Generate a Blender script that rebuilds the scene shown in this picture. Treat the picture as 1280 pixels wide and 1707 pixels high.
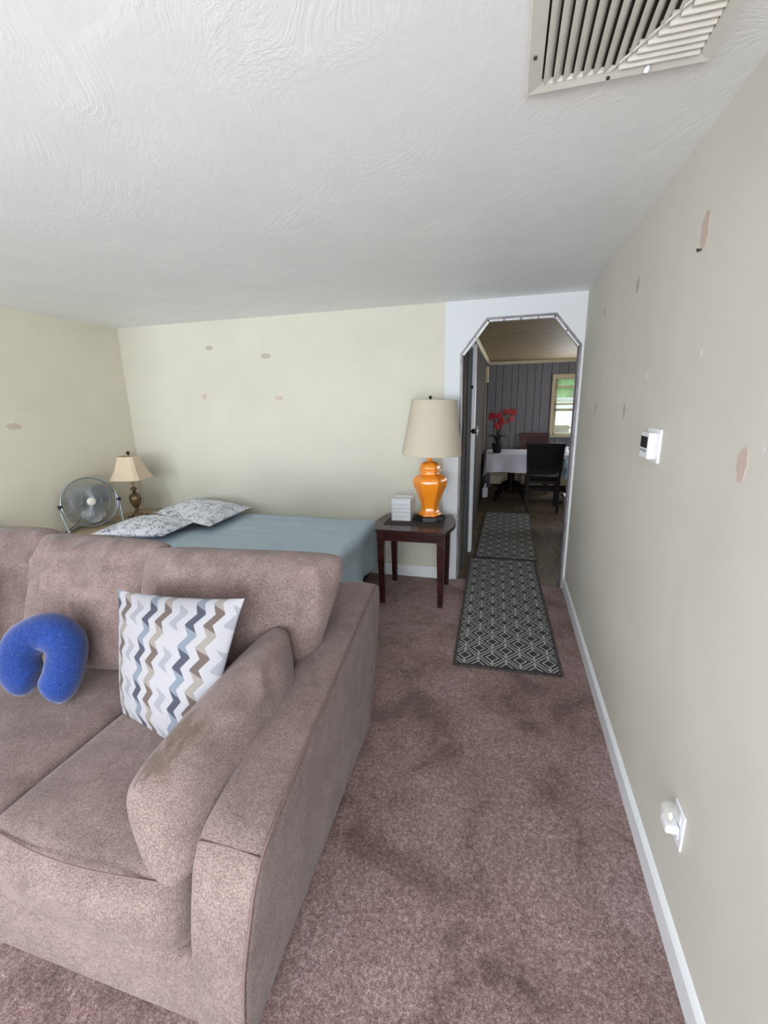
import bpy, bmesh, math, random
from mathutils import Vector, Matrix, noise, Quaternion
for o in list(bpy.data.objects): bpy.data.objects.remove(o)
S = bpy.context.scene; C = S.collection; PI = math.pi; R = math.radians
random.seed(7)
# ---------------------------------------------------------------- camera
YAW, PITCH, ROLL, FPX, CAMH = 0.272489, 0.246358, -0.0214727, 731.85, 1.54675
XR, YB, XL, H = 0.519, 3.676, -3.6456, 2.28
cy, sy, cp, sp = math.cos(YAW), math.sin(YAW), math.cos(PITCH), math.sin(PITCH)
f_ = Vector((-sy*cp, cy*cp, -sp)); r_ = Vector((cy, sy, 0)); u_ = r_.cross(f_)
r2 = math.cos(ROLL)*r_ + math.sin(ROLL)*u_; u2 = -math.sin(ROLL)*r_ + math.cos(ROLL)*u_
cam = bpy.data.cameras.new('camera'); co = bpy.data.objects.new('camera', cam); C.objects.link(co)
co.matrix_world = Matrix(((r2.x, u2.x, -f_.x, 0), (r2.y, u2.y, -f_.y, 0), (r2.z, u2.z, -f_.z, CAMH), (0, 0, 0, 1)))
cam.sensor_fit = 'VERTICAL'; cam.sensor_height = 24; cam.lens = FPX/1707*24; cam.clip_start = .02
S.camera = co
# ---------------------------------------------------------------- world, lights, exposure
w = bpy.data.worlds.new('world'); S.world = w; w.use_nodes = True
bg = w.node_tree.nodes['Background']; bg.inputs[0].default_value = (.82, .93, 1, 1); bg.inputs[1].default_value = 4.0
def area(name, loc, rot, sx, sy_, watts, col=(1, 1, 1)):
    l = bpy.data.lights.new(name, 'AREA'); l.shape = 'RECTANGLE'; l.size = sx; l.size_y = sy_; l.energy = watts; l.color = col
    o = bpy.data.objects.new(name, l); C.objects.link(o); o.location = loc; o.rotation_euler = rot; return o
DAY = (.92, .955, 1.0)
area('window_daylight', (-1.40, -3.33, 1.35), (R(114), 0, 0), 1.9, 1.2, 72, DAY)
area('window_daylight', (-4.1, -3.33, 1.35), (R(112), 0, 0), 1.5, 1.2, 96, DAY)
area('added_door_fill', (.02, -3.35, 1.05), (R(102), 0, 0), .62, 1.8, 88, DAY)  # added lamp at an unseen door, brightens carpet and sofa arm
area('added_side_fill', (.45, -1.55, 1.40), (0, R(98), 0), 1.15, 1.5, 78, DAY)  # added lamp from the right, lifts the outer side of the sofa arm
area('kitchen_window_and_added_daylight', (2.15, 8.03, 1.40), (R(-90), 0, 0), .5, .95, 16, DAY)  # added lamp at an unseen kitchen window, more light for the hall
area('kitchen_window_and_added_daylight', (1.1, 8.03, 1.40), (R(-90), 0, 0), .65, .9, 12, DAY)
area('added_kitchen_side_fill', (2.55, 6.1, 1.45), (0, R(90), 0), 1.0, 1.2, 11, DAY)  # weak lamp added for the kitchen, no known window there
S.view_settings.view_transform = 'Standard'; S.view_settings.look = 'None'; S.view_settings.exposure = 0.18
S.view_settings.gamma = 1; S.view_settings.use_curve_mapping = False
# ---------------------------------------------------------------- materials
def lin(c): return tuple(((x/255)/12.92 if x/255 <= .04045 else ((x/255+.055)/1.055)**2.4) for x in c) + (1,)
class NT:
    def __init__(s, name, rough=.6, spec=.3, metal=0):
        s.m = bpy.data.materials.new(name); s.m.use_nodes = True; s.t = s.m.node_tree; s.b = s.t.nodes['Principled BSDF']
        s.b.inputs['Roughness'].default_value = rough; s.b.inputs['Specular IOR Level'].default_value = spec; s.b.inputs['Metallic'].default_value = metal
    def n(s, ty, **k):
        x = s.t.nodes.new(ty)
        for a, v in k.items(): setattr(x, a, v)
        return x
    def l(s, a, b): s.t.links.new(a, b)
    def put(s, sock, v):
        if isinstance(v, (int, float, tuple)): sock.default_value = v
        else: s.l(v, sock)
    def math(s, op, a, b=0.0, c=0.0):
        x = s.n('ShaderNodeMath', operation=op); s.put(x.inputs[0], a); s.put(x.inputs[1], b); s.put(x.inputs[2], c); return x.outputs[0]
    def co(s, kind='Object', scale=(1, 1, 1), rot=(0, 0, 0)):
        t = s.n('ShaderNodeTexCoord'); m = s.n('ShaderNodeMapping'); m.inputs['Scale'].default_value = scale; m.inputs['Rotation'].default_value = rot
        s.l(t.outputs[kind], m.inputs[0]); return m.outputs[0]
    def noise(s, v, sc, det=3, dist=0, rough=.5):
        x = s.n('ShaderNodeTexNoise'); s.l(v, x.inputs['Vector']); x.inputs['Scale'].default_value = sc; x.inputs['Detail'].default_value = det
        x.inputs['Distortion'].default_value = dist; x.inputs['Roughness'].default_value = rough; return x.outputs['Fac']
    def ramp(s, f, stops):
        x = s.n('ShaderNodeValToRGB'); e = x.color_ramp.elements
        while len(e) < len(stops): e.new(.5)
        for i, (p, c) in enumerate(stops): e[i].position = p; e[i].color = c
        s.l(f, x.inputs[0]); return x.outputs[0]
    def mix(s, f, a, b):
        x = s.n('ShaderNodeMix', data_type='RGBA'); s.put(x.inputs[0], f); s.put(x.inputs[6], a); s.put(x.inputs[7], b); return x.outputs[2]
    def bump(s, h, st, d=.01):
        x = s.n('ShaderNodeBump'); x.inputs['Strength'].default_value = st; x.inputs['Distance'].default_value = d; s.l(h, x.inputs['Height']); s.l(x.outputs[0], s.b.inputs['Normal'])
    def col(s, c): s.put(s.b.inputs['Base Color'], c); return s
def plain(name, c, rough=.5, spec=.3, metal=0, var=0.0, vs=30, bump=0, bs=200):
    t = NT(name, rough, spec, metal); c = lin(c)
    if var or bump: v = t.co()
    if var:
        d = tuple(x*(1-var) for x in c[:3])+(1,); e = tuple(min(1, x*(1+var)) for x in c[:3])+(1,)
        t.col(t.ramp(t.noise(v, vs, 4), [(.3, d), (.7, e)]))
    else: t.col(c)
    if bump: t.bump(t.noise(v, bs, 2), bump, .002)
    return t.m
def fabric(name, a, b, scale=260, st=.5, sheen=.3, streak=(1, 1, .25), patch=.10):
    t = NT(name, .95, .1); v = t.co(scale=streak); v2 = t.co()
    f = t.noise(v, scale, 2); g = t.noise(v2, 5, 4, 1)
    c = t.ramp(f, [(.3, lin(a)), (.7, lin(b))])
    d = t.ramp(g, [(.35, (1-patch*2,)*3+(1,)), (.65, (1, 1, 1, 1))])
    x = t.n('ShaderNodeMix', data_type='RGBA', blend_type='MULTIPLY'); x.inputs[0].default_value = 1; t.l(c, x.inputs[6]); t.l(d, x.inputs[7])
    t.col(x.outputs[2]); t.bump(f, st, .002); t.b.inputs['Sheen Weight'].default_value = sheen; t.b.inputs['Sheen Roughness'].default_value = .5
    t.b.inputs['Sheen Tint'].default_value = (.9, .85, .85, 1)
    return t.m
def wallmat(name, c, var=.03):
    t = NT(name, .75, .25); v = t.co(); c = lin(c)
    d = tuple(x*(1-var*2) for x in c[:3])+(1,)
    t.col(t.ramp(t.noise(v, 1.6, 4, .6), [(.35, d), (.65, c)])); t.bump(t.noise(v, 55, 3), .12, .003); return t.m
M = {}
M['wall'] = wallmat('cream_wall_paint', (205, 203, 190)); M['wallL'] = wallmat('cream_left_wall_paint', (214, 208, 190)); M['wallR'] = wallmat('greige_wall_paint', (208, 205, 196), .03)
def white_paper():
    t = NT('white_wallpaper', .7, .25); v = t.co()
    sx = t.n('ShaderNodeSeparateXYZ'); t.l(v, sx.inputs[0])
    a = t.math('GREATER_THAN', t.math('FRACT', t.math('MULTIPLY', sx.outputs[0], 55)), .85); b = t.math('GREATER_THAN', t.math('FRACT', t.math('MULTIPLY', sx.outputs[2], 45)), .85)
    m = t.math('MAXIMUM', a, b); t.col(t.mix(m, lin((212, 216, 220)), lin((207, 212, 216)))); t.bump(m, .03, .001); return t.m
M['white_paper'] = white_paper()
def ceilmat():
    t = NT('brushed_plaster_ceiling', .5, .35); v = t.co()
    big = t.n('ShaderNodeTexNoise'); t.l(v, big.inputs['Vector']); big.inputs['Scale'].default_value = 1.3; big.inputs['Detail'].default_value = 2
    # swirl: rotate strokes by a large scale noise
    rot = t.n('ShaderNodeVectorRotate', rotation_type='Z_AXIS'); t.l(v, rot.inputs['Vector']); t.l(t.math('MULTIPLY', big.outputs['Fac'], 1.7), rot.inputs['Angle'])
    m = t.n('ShaderNodeMapping'); m.inputs['Scale'].default_value = (1.6, 9, 1); t.l(rot.outputs[0], m.inputs[0])
    s1 = t.noise(m.outputs[0], 7, 5, .5, .65)
    s2 = t.noise(v, 3.2, 3, .5); s3 = t.noise(v, 60, 3)
    msk = t.ramp(s2, [(.46, (.12, .12, .12, 1)), (.70, (1, 1, 1, 1))])
    h = t.math('ADD', t.math('MULTIPLY', s1, msk), t.math('MULTIPLY', s3, .12))
    t.col(t.ramp(t.math('ADD', t.math('MULTIPLY', s1, .5), t.math('MULTIPLY', s2, .5)), [(.35, lin((238, 241, 241))), (.65, lin((246, 248, 248)))]))
    t.bump(h, .30, .009); return t.m
M['ceil'] = ceilmat()
def carpet():
    t = NT('mauve_brown_carpet', 1, .05); v = t.co()
    f = t.noise(v, 330, 3, .2, .8); g = t.noise(v, 88, 5, .2, .78); h = t.noise(v, 3.2, 6, .5, .62)
    mixf = t.math('ADD', t.math('MULTIPLY', f, .55), t.math('MULTIPLY', g, .45))
    c = t.ramp(mixf, [(.36, lin((82, 58, 56))), (.50, lin((150, 123, 121))), (.64, lin((220, 198, 195)))])
    d = t.ramp(h, [(.36, (.58, .54, .52, 1)), (.48, (.93, .90, .86, 1)), (.62, (1.12, 1.11, 1.13, 1))])
    x = t.n('ShaderNodeMix', data_type='RGBA', blend_type='MULTIPLY'); x.inputs[0].default_value = 1; t.l(c, x.inputs[6]); t.l(d, x.inputs[7])
    t.col(x.outputs[2]); t.bump(mixf, .9, .012); t.b.inputs['Sheen Weight'].default_value = .15; return t.m
M['carpet'] = carpet()
M['base'] = plain('white_trim_paint', (226, 230, 234), .4, .4)
def sofa_fabric(name='mauve_grey_chenille', stains=()):
    t = NT(name, .95, .1); v = t.co(scale=(.22, 1, 1)); v2 = t.co(); v3 = t.co(scale=(1, 1, .2))
    f = t.math('MULTIPLY', t.math('ADD', t.noise(v, 520, 2), t.noise(v3, 430, 2)), .5); g = t.noise(v2, 7, 5, .6, .6); w_ = t.noise(v2, 32, 3, .6)
    c = t.ramp(f, [(.38, lin((98, 83, 80))), (.5, lin((121, 104, 101))), (.62, lin((144, 127, 123)))])
    d = t.ramp(g, [(.32, (.78, .77, .76, 1)), (.62, (1.05, 1.05, 1.05, 1))]); e = t.ramp(w_, [(.3, (.92, .92, .92, 1)), (.7, (1.05, 1.05, 1.05, 1))])
    x = t.n('ShaderNodeMix', data_type='RGBA', blend_type='MULTIPLY'); x.inputs[0].default_value = 1; t.l(c, x.inputs[6]); t.l(d, x.inputs[7])
    y = t.n('ShaderNodeMix', data_type='RGBA', blend_type='MULTIPLY'); y.inputs[0].default_value = 1; t.l(x.outputs[2], y.inputs[6]); t.l(e, y.inputs[7])
    out = y.outputs[2]
    for (px, py, pz, rad) in stains:
        ds = t.n('ShaderNodeVectorMath', operation='DISTANCE'); t.l(t.co(), ds.inputs[0]); ds.inputs[1].default_value = (px, py, pz)
        k = t.math('ADD', t.math('DIVIDE', ds.outputs['Value'], rad), t.math('MULTIPLY', t.math('SUBTRACT', t.noise(t.co(scale=(1, .5, 1)), 34, 4, .6), .5), 2.6))
        mk = t.ramp(k, [(.45, (.6, .6, .6, 1)), (1, (0, 0, 0, 1))]); out = t.mix(mk, out, lin((84, 68, 50)))
    t.col(out); t.bump(f, .5, .0025); t.b.inputs['Sheen Weight'].default_value = .15; return t.m
M['sofa'] = sofa_fabric(); M['sofa_worn'] = sofa_fabric('mauve_grey_chenille_worn_pillow', ((-.045, -.13, .27, .075), (-.055, -.215, .25, .06)))
M['seam'] = plain('seam_thread', (116, 98, 95), .95, .05)
M['blue'] = fabric('blue_plush', (24, 46, 104), (42, 70, 138), 150, .3, .35, (1, 1, 1), .12)
M['darkpat'] = fabric('dark_grey_pillow_weave', (52, 48, 47), (92, 84, 80), 60, .4, .1)
M['comf'] = fabric('blue_grey_comforter', (170, 190, 203), (182, 201, 213), 120, .1, .1, (1, 1, 1), .03)
M['mattress'] = plain('white_mattress', (205, 208, 212), .9, .1)
M['darkwood'] = None
def wood(name, a, b, sc=(1, 14, 14), rough=.25, spec=.5):
    t = NT(name, rough, spec); v = t.co(scale=sc); f = t.noise(v, 3, 5, .8); t.col(t.ramp(f, [(.3, lin(a)), (.7, lin(b))])); return t.m
M['darkwood'] = wood('dark_mahogany_wood', (38, 18, 18), (66, 32, 30))
M['espresso'] = wood('espresso_wood', (16, 11, 12), (30, 20, 20), rough=.5, spec=.2)
M['redwood'] = wood('red_brown_wood', (52, 18, 18), (76, 28, 26), rough=.5)
M['tan'] = wood('tan_laminate', (168, 150, 122), (190, 172, 142), (1, 6, 6), .5, .3)
M['kfloor'] = wood('brown_kitchen_floor', (84, 72, 60), (112, 97, 80), (9, 1.5, 1), .6, .25)
M['kceil'] = wood('wood_grain_ceiling', (140, 121, 92), (182, 160, 124), (1.2, 14, 1), .6, .2)
M['panel'] = wood('grey_wall_panelling', (108, 106, 110), (124, 122, 127), (14, 14, 1), .5, .3)
M['greydoor'] = wood('grey_painted_door', (70, 72, 74), (88, 90, 92), (10, 10, 1), .85, .1)
M['groove'] = plain('dark_groove', (40, 38, 42), .9)
M['cream'] = plain('cream_trim', (202, 190, 160), .5)
M['jamb'] = plain('grey_jamb_paint', (150, 148, 158), .45, .4, 0, .12, 9)
M['jamb_edge'] = plain('dirty_mauve_edge_trim', (122, 118, 122), .4, .5, .1, .3, 14)
M['bead'] = plain('white_corner_bead', (212, 212, 216), .35, .5, 0, .1, 25)
M['patch'] = plain('pinkish_spackle', (196, 178, 168), .9, .1, 0, .06, 60)
M['patch_grey'] = plain('grey_spackle', (178, 170, 162), .9, .1, 0, .06, 60)
M['white'] = plain('white_plastic', (236, 238, 244), .35, .4)
M['black'] = plain('black_gloss', (12, 12, 14), .15, .5)
M['grey'] = plain('grey_plastic', (150, 155, 164), .4)
M['vent'] = plain('off_white_vent_enamel', (216, 215, 206), .4, .4, 0, .05, 20)
M['duct'] = plain('dark_duct', (58, 52, 44), .9)
M['orange'] = plain('orange_glazed_ceramic', (236, 140, 34), .12, .6)
M['blackbase'] = plain('black_lacquer', (22, 20, 20), .3, .5)
M['bronze'] = plain('antique_bronze', (124, 104, 78), .35, .5, .75, .3, 40)
M['finial'] = plain('dark_bronze_finial', (50, 38, 30), .3, .5, .5)
def shade(name, c):
    t = NT(name, .9, .1); v = t.co(scale=(1, 1, 1)); c = lin(c); d = tuple(x*.9 for x in c[:3])+(1,)
    f = t.noise(v, 160, 2); t.col(t.ramp(f, [(.3, d), (.7, c)])); t.bump(f, .15, .001)
    t.b.inputs['Subsurface Weight'].default_value = 0; return t.m
M['shade'] = shade('beige_linen_shade', (198, 188, 171)); M['shade2'] = shade('ivory_silk_shade', (214, 196, 172))
M['runner'] = fabric('grey_brown_placemat', (62, 54, 56), (86, 78, 80), 120, .3, 0)
M['chrome'] = plain('chrome_tube', (178, 186, 196), .25, .5, .9)
M['blade'] = plain('grey_fan_blade', (150, 152, 152), .35, .5, .5)
M['motor'] = plain('dark_fan_motor', (46, 50, 60), .5)
M['wire'] = plain('silver_wire', (160, 166, 172), .3, .5, .8)
M['hubcap'] = plain('cream_hub_cap', (226, 222, 208), .4)
def floral():
    t = NT('white_floral_cotton', .9, .1); v = t.co()
    out = None
    for sc, rz in ((6, .4), (9, 1.5), (7.5, 2.5)):
        m = t.n('ShaderNodeMapping'); m.inputs['Rotation'].default_value = (0, 0, rz); m.inputs['Scale'].default_value = (1, 2.2, 1); t.l(v, m.inputs[0])
        wv = t.noise(m.outputs[0], sc, 1, 2.2)
        ln = t.math('LESS_THAN', t.math('ABSOLUTE', t.math('SUBTRACT', wv, .5)), .019)
        gate = t.math('GREATER_THAN', t.noise(v, 9+sc, 2), .49)
        ln = t.math('MULTIPLY', ln, gate); out = ln if out is None else t.math('MAXIMUM', out, ln)
    t.col(t.mix(out, lin((226, 229, 238)), lin((120, 122, 136)))); t.bump(t.noise(v, 12, 3), .3, .01); return t.m
M['floral'] = floral()
def zigzag():
    t = NT('zigzag_printed_canvas', .9, .1); uv = t.co('UV'); s = t.n('ShaderNodeSeparateXYZ'); t.l(uv, s.inputs[0])
    u, v = s.outputs[0], s.outputs[1]; P = 7.2
    vv = t.math('MULTIPLY', v, P)
    tri = t.math('ABSOLUTE', t.math('SUBTRACT', t.math('FRACT', vv), .5))          # 0..0.5
    uu = t.math('ADD', t.math('MULTIPLY', u, 8.2), t.math('MULTIPLY', tri, .80))
    fr = t.math('FRACT', uu); idx = t.math('FLOOR', uu)
    kind = t.math('MODULO', t.math('ADD', idx, 30), 3)                                # 0 slate 1 brown 2 light
    alt = t.math('MODULO', t.math('FLOOR', t.math('ADD', vv, t.math('MULTIPLY', fr, .6))), 2)
    band = t.math('MULTIPLY', t.math('GREATER_THAN', fr, .12), t.math('LESS_THAN', fr, .61))
    slate = t.mix(alt, lin((58, 62, 74)), lin((106, 114, 126))); brown = t.mix(alt, lin((86, 76, 71)), lin((126, 120, 116)))
    light = t.mix(alt, lin((128, 128, 136)), lin((150, 149, 154)))
    c = t.mix(t.math('GREATER_THAN', kind, .5), slate, brown); c = t.mix(t.math('GREATER_THAN', kind, 1.5), c, light)
    f = t.noise(t.co('UV'), 220, 2); WH = (150, 149, 154)
    c = t.mix(band, lin(WH), c); c = t.mix(t.math('MULTIPLY', f, .14), c, lin((120, 118, 118)))
    t.col(c); t.bump(f, .2, .001); return t.m
M['zig'] = zigzag()
def rug(dark=(72, 72, 78), light=(182, 184, 178)):
    t = NT('diamond_rug_weave', .95, .1); v = t.co(); s = t.n('ShaderNodeSeparateXYZ'); t.l(v, s.inputs[0])
    W, L = .165, .185
    def cell(ox, oy):
        x = t.math('SUBTRACT', t.math('FRACT', t.math('ADD', t.math('DIVIDE', s.outputs[0], W), ox)), .5)
        y = t.math('SUBTRACT', t.math('FRACT', t.math('ADD', t.math('DIVIDE', s.outputs[1], L), oy)), .5)
        ax = t.math('ABSOLUTE', x); ay = t.math('ABSOLUTE', y); return ax, ay, t.math('MULTIPLY', t.math('ADD', ax, ay), 2)
    a0, b0, d0 = cell(0, 0); a1, b1, d1 = cell(.5, .5)
    sel = t.math('LESS_THAN', d0, d1)
    d = t.math('MINIMUM', d0, d1); ax = t.math('ADD', t.math('MULTIPLY', sel, a0), t.math('MULTIPLY', t.math('SUBTRACT', 1, sel), a1))
    r1 = t.math('LESS_THAN', t.math('ABSOLUTE', t.math('SUBTRACT', d, .44)), .072)
    r2 = t.math('LESS_THAN', t.math('ABSOLUTE', t.math('SUBTRACT', d, .85)), .068)
    bar = t.math('MULTIPLY', t.math('LESS_THAN', ax, .042), t.math('GREATER_THAN', d, .5))
    k = t.math('MAXIMUM', t.math('MAXIMUM', r1, r2), bar)
    ex = t.math('LESS_THAN', t.math('ABSOLUTE', s.outputs[0]), .296); k = t.math('MULTIPLY', k, ex)
    ey = t.math('LESS_THAN', t.math('ABSOLUTE', s.outputs[1]), .925); k = t.math('MULTIPLY', k, ey)
    f = t.noise(v, 240, 2); c = t.mix(k, lin(dark), lin(light)); c = t.mix(t.math('MULTIPLY', f, .35), c, lin((40, 40, 42)))
    t.col(c); t.bump(t.math('ADD', t.math('MULTIPLY', k, .6), f), .4, .003); return t.m
M['rug'] = rug()
M['cloth'] = plain('pale_grey_tablecloth', (196, 196, 206), .8, .2, 0, .05, 8)
M['bluecloth'] = None
def bluecloth():
    t = NT('blue_patterned_cloth', .9, .1); v = t.co(); f = t.noise(v, 34, 1, 1); t.col(t.ramp(f, [(.48, lin((60, 150, 190))), (.54, lin((220, 232, 236)))])); return t.m
M['bluecloth'] = bluecloth()
M['red'] = plain('red_petals', (196, 40, 44), .6, .3, 0, .25, 60)
M['green'] = plain('dark_green_leaf', (30, 46, 30), .5)
M['pot'] = plain('black_pot', (24, 22, 22), .5)
M['seatpad'] = plain('dark_brown_leather', (20, 14, 13), .6, .15)
M['foliage'] = plain('bright_foliage', (96, 150, 92), .8, .2, 0, .5, 6)  # bright green base colour, varied at random
M['lawn'] = plain('lawn', (120, 150, 90), .9, .1, 0, .3, 4)
M['siding'] = plain('white_siding', (236, 238, 240), .6)
M['clip'] = plain('clear_case_edge', (214, 220, 226), .1, .5)
def glass(name, tr=.85, c=(1, 1, 1, 1), rough=.02):
    t = NT(name, rough, .5); t.b.inputs['Alpha'].default_value = 1-tr; t.col(c); return t.m
M['glass'] = glass('window_glass', .92); M['acryl'] = glass('clear_acrylic', .75, (.9, .93, .95, 1)); M['dome'] = glass('clear_night_light_dome', .72, (.72, .72, .70, 1), .05)
M['paper'] = plain('white_paper_stack', (222, 224, 232), .6); M['paperline'] = plain('grey_divider_lines', (168, 172, 184), .5)
M['cord'] = plain('dark_cord', (30, 28, 28), .6)
# ---------------------------------------------------------------- geometry helpers
def link(name, me, mat, parent=None, smooth=False):
    o = bpy.data.objects.new(name, me); C.objects.link(o)
    if mat is not None: me.materials.append(mat)
    if smooth:
        for p in me.polygons: p.use_smooth = True
    if parent: o.parent = parent
    return o
def obj(name, bm, mat, parent=None, smooth=False, origin=None):
    if origin is None and parent is None:
        xs = [v.co for v in bm.verts]; origin = Vector((sum(v.x for v in xs)/len(xs), sum(v.y for v in xs)/len(xs), min(v.z for v in xs)))
    if origin is not None:
        origin = Vector(origin); bmesh.ops.translate(bm, verts=bm.verts, vec=-origin)
    bmesh.ops.recalc_face_normals(bm, faces=bm.faces)
    me = bpy.data.meshes.new(name); bm.to_mesh(me); bm.free()
    o = link(name, me, mat, parent, smooth)
    if origin is not None: o.location = origin
    return o
def thing(name, label, cat, loc=(0, 0, 0), rz=0, group=None):
    o = bpy.data.objects.new(name, None); C.objects.link(o); o.location = loc; o.rotation_euler = (0, 0, rz); o.empty_display_size = .1
    return tag(o, label, cat, group)
def tag(o, label, cat, group=None):
    o['label'] = label; o['category'] = cat
    if group: o['group'] = group
    return o
def struct(o): o['kind'] = 'structure'; return o
def bx(bm, x0, x1, y0, y1, z0, z1, bev=0, mat=None):
    r = bmesh.ops.create_cube(bm, size=1); vs = r['verts']
    for v in vs: v.co = Vector(((x0+x1)/2+v.co.x*(x1-x0), (y0+y1)/2+v.co.y*(y1-y0), (z0+z1)/2+v.co.z*(z1-z0)))
    if bev:
        es = list({e for v in vs for e in v.link_edges}); r = bmesh.ops.bevel(bm, geom=es, offset=bev, segments=2, profile=.5, affect='EDGES'); vs = r['verts']
    if mat: bmesh.ops.transform(bm, matrix=mat, verts=list(vs))
    return vs
def box(name, x0, x1, y0, y1, z0, z1, mat, parent=None, bev=0):
    bm = bmesh.new(); bx(bm, x0, x1, y0, y1, z0, z1, bev); return obj(name, bm, mat, parent)
def tube(bm, pts, r, n=10, cap=True, closed=False):
    pts = [Vector(p) for p in pts]; rs = r if isinstance(r, (list, tuple)) else [r]*len(pts); N = len(pts); rings = []; up = None
    for i, p in enumerate(pts):
        a = pts[(i-1) % N] if (closed or i > 0) else p; b = pts[(i+1) % N] if (closed or i < N-1) else p
        d = (b-a).normalized()
        if up is None: up = Vector((0, 0, 1)) if abs(d.z) < .9 else Vector((1, 0, 0))
        s = d.cross(up).normalized(); up = s.cross(d).normalized()
        rings.append([bm.verts.new(p+rs[i]*(math.cos(2*PI*k/n)*s+math.sin(2*PI*k/n)*up)) for k in range(n)])
    for i in range(N if closed else N-1):
        A, B = rings[i], rings[(i+1) % N]
        for k in range(n): bm.faces.new((A[k], A[(k+1) % n], B[(k+1) % n], B[k]))
    if cap and not closed: bm.faces.new(rings[0]); bm.faces.new(rings[-1][::-1])
def lathe(bm, prof, n=32, c=(0, 0, 0), ph=0, fl=None, caps=True):
    rings = []
    for (r, z) in prof:
        rr = []
        for k in range(n):
            a = 2*PI*k/n+ph; q = r*(fl(a, z) if fl else 1); rr.append(bm.verts.new((c[0]+q*math.cos(a), c[1]+q*math.sin(a), c[2]+z)))
        rings.append(rr)
    for A, B in zip(rings, rings[1:]):
        for k in range(n): bm.faces.new((A[k], A[(k+1) % n], B[(k+1) % n], B[k]))
    if caps:
        bm.faces.new(rings[0][::-1]); bm.faces.new(rings[-1])
def poly_prism(bm, pts, z0, z1, bev=0):
    a = [bm.verts.new((x, y, z0)) for x, y in pts]; b = [bm.verts.new((x, y, z1)) for x, y in pts]; n = len(pts); es = []
    bm.faces.new(a[::-1]); bm.faces.new(b)
    for k in range(n): bm.faces.new((a[k], a[(k+1) % n], b[(k+1) % n], b[k]))
    if bev:
        es = [bm.edges.get((b[k], b[(k+1) % n])) for k in range(n)]+[bm.edges.get((a[k], a[(k+1) % n])) for k in range(n)]
        bmesh.ops.bevel(bm, geom=es, offset=bev, segments=3, profile=.5, affect='EDGES')
def rbox(half, r, n=14, fn=None):
    bm = bmesh.new(); ax = []
    for h in half:
        rr = min(r, h*.999); c = [-h+rr*k/4 for k in range(4)]+[-(h-rr)+2*(h-rr)*k/n for k in range(n+1)]+[h-rr+rr*k/4 for k in range(1, 5)]; ax.append(c)
    H3 = Vector(half)
    def mp(p):
        rr = [min(r, h*.999) for h in half]
        q = Vector([max(-(half[i]-rr[i]), min(half[i]-rr[i], p[i])) for i in range(3)]); d = Vector([(p[i]-q[i])/rr[i] for i in range(3)])
        if d.length > 0: d.normalize()
        return Vector([q[i]+d[i]*rr[i] for i in range(3)])
    for a in range(3):
        b, c = (a+1) % 3, (a+2) % 3
        for s in (-1, 1):
            g = [[None]*len(ax[c]) for _ in ax[b]]
            for i, vb in enumerate(ax[b]):
                for j, vc in enumerate(ax[c]):
                    p = [0, 0, 0]; p[a] = s*half[a]; p[b] = vb; p[c] = vc; g[i][j] = bm.verts.new(mp(p))
            for i in range(len(ax[b])-1):
                for j in range(len(ax[c])-1):
                    q = (g[i][j], g[i+1][j], g[i+1][j+1], g[i][j+1]); bm.faces.new(q if s > 0 else q[::-1])
    bmesh.ops.remove_doubles(bm, verts=bm.verts, dist=1e-5)
    if fn:
        for v in bm.verts: v.co = fn(v.co.copy())
    return bm
def fold(p, sc, amp): return amp*(noise.noise(Vector((p[0]*sc, p[1]*sc, p[2]*sc)))+.5*noise.noise(Vector((p[0]*sc*2.3+7, p[1]*sc*2.3, p[2]*sc*2.3))))
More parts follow.
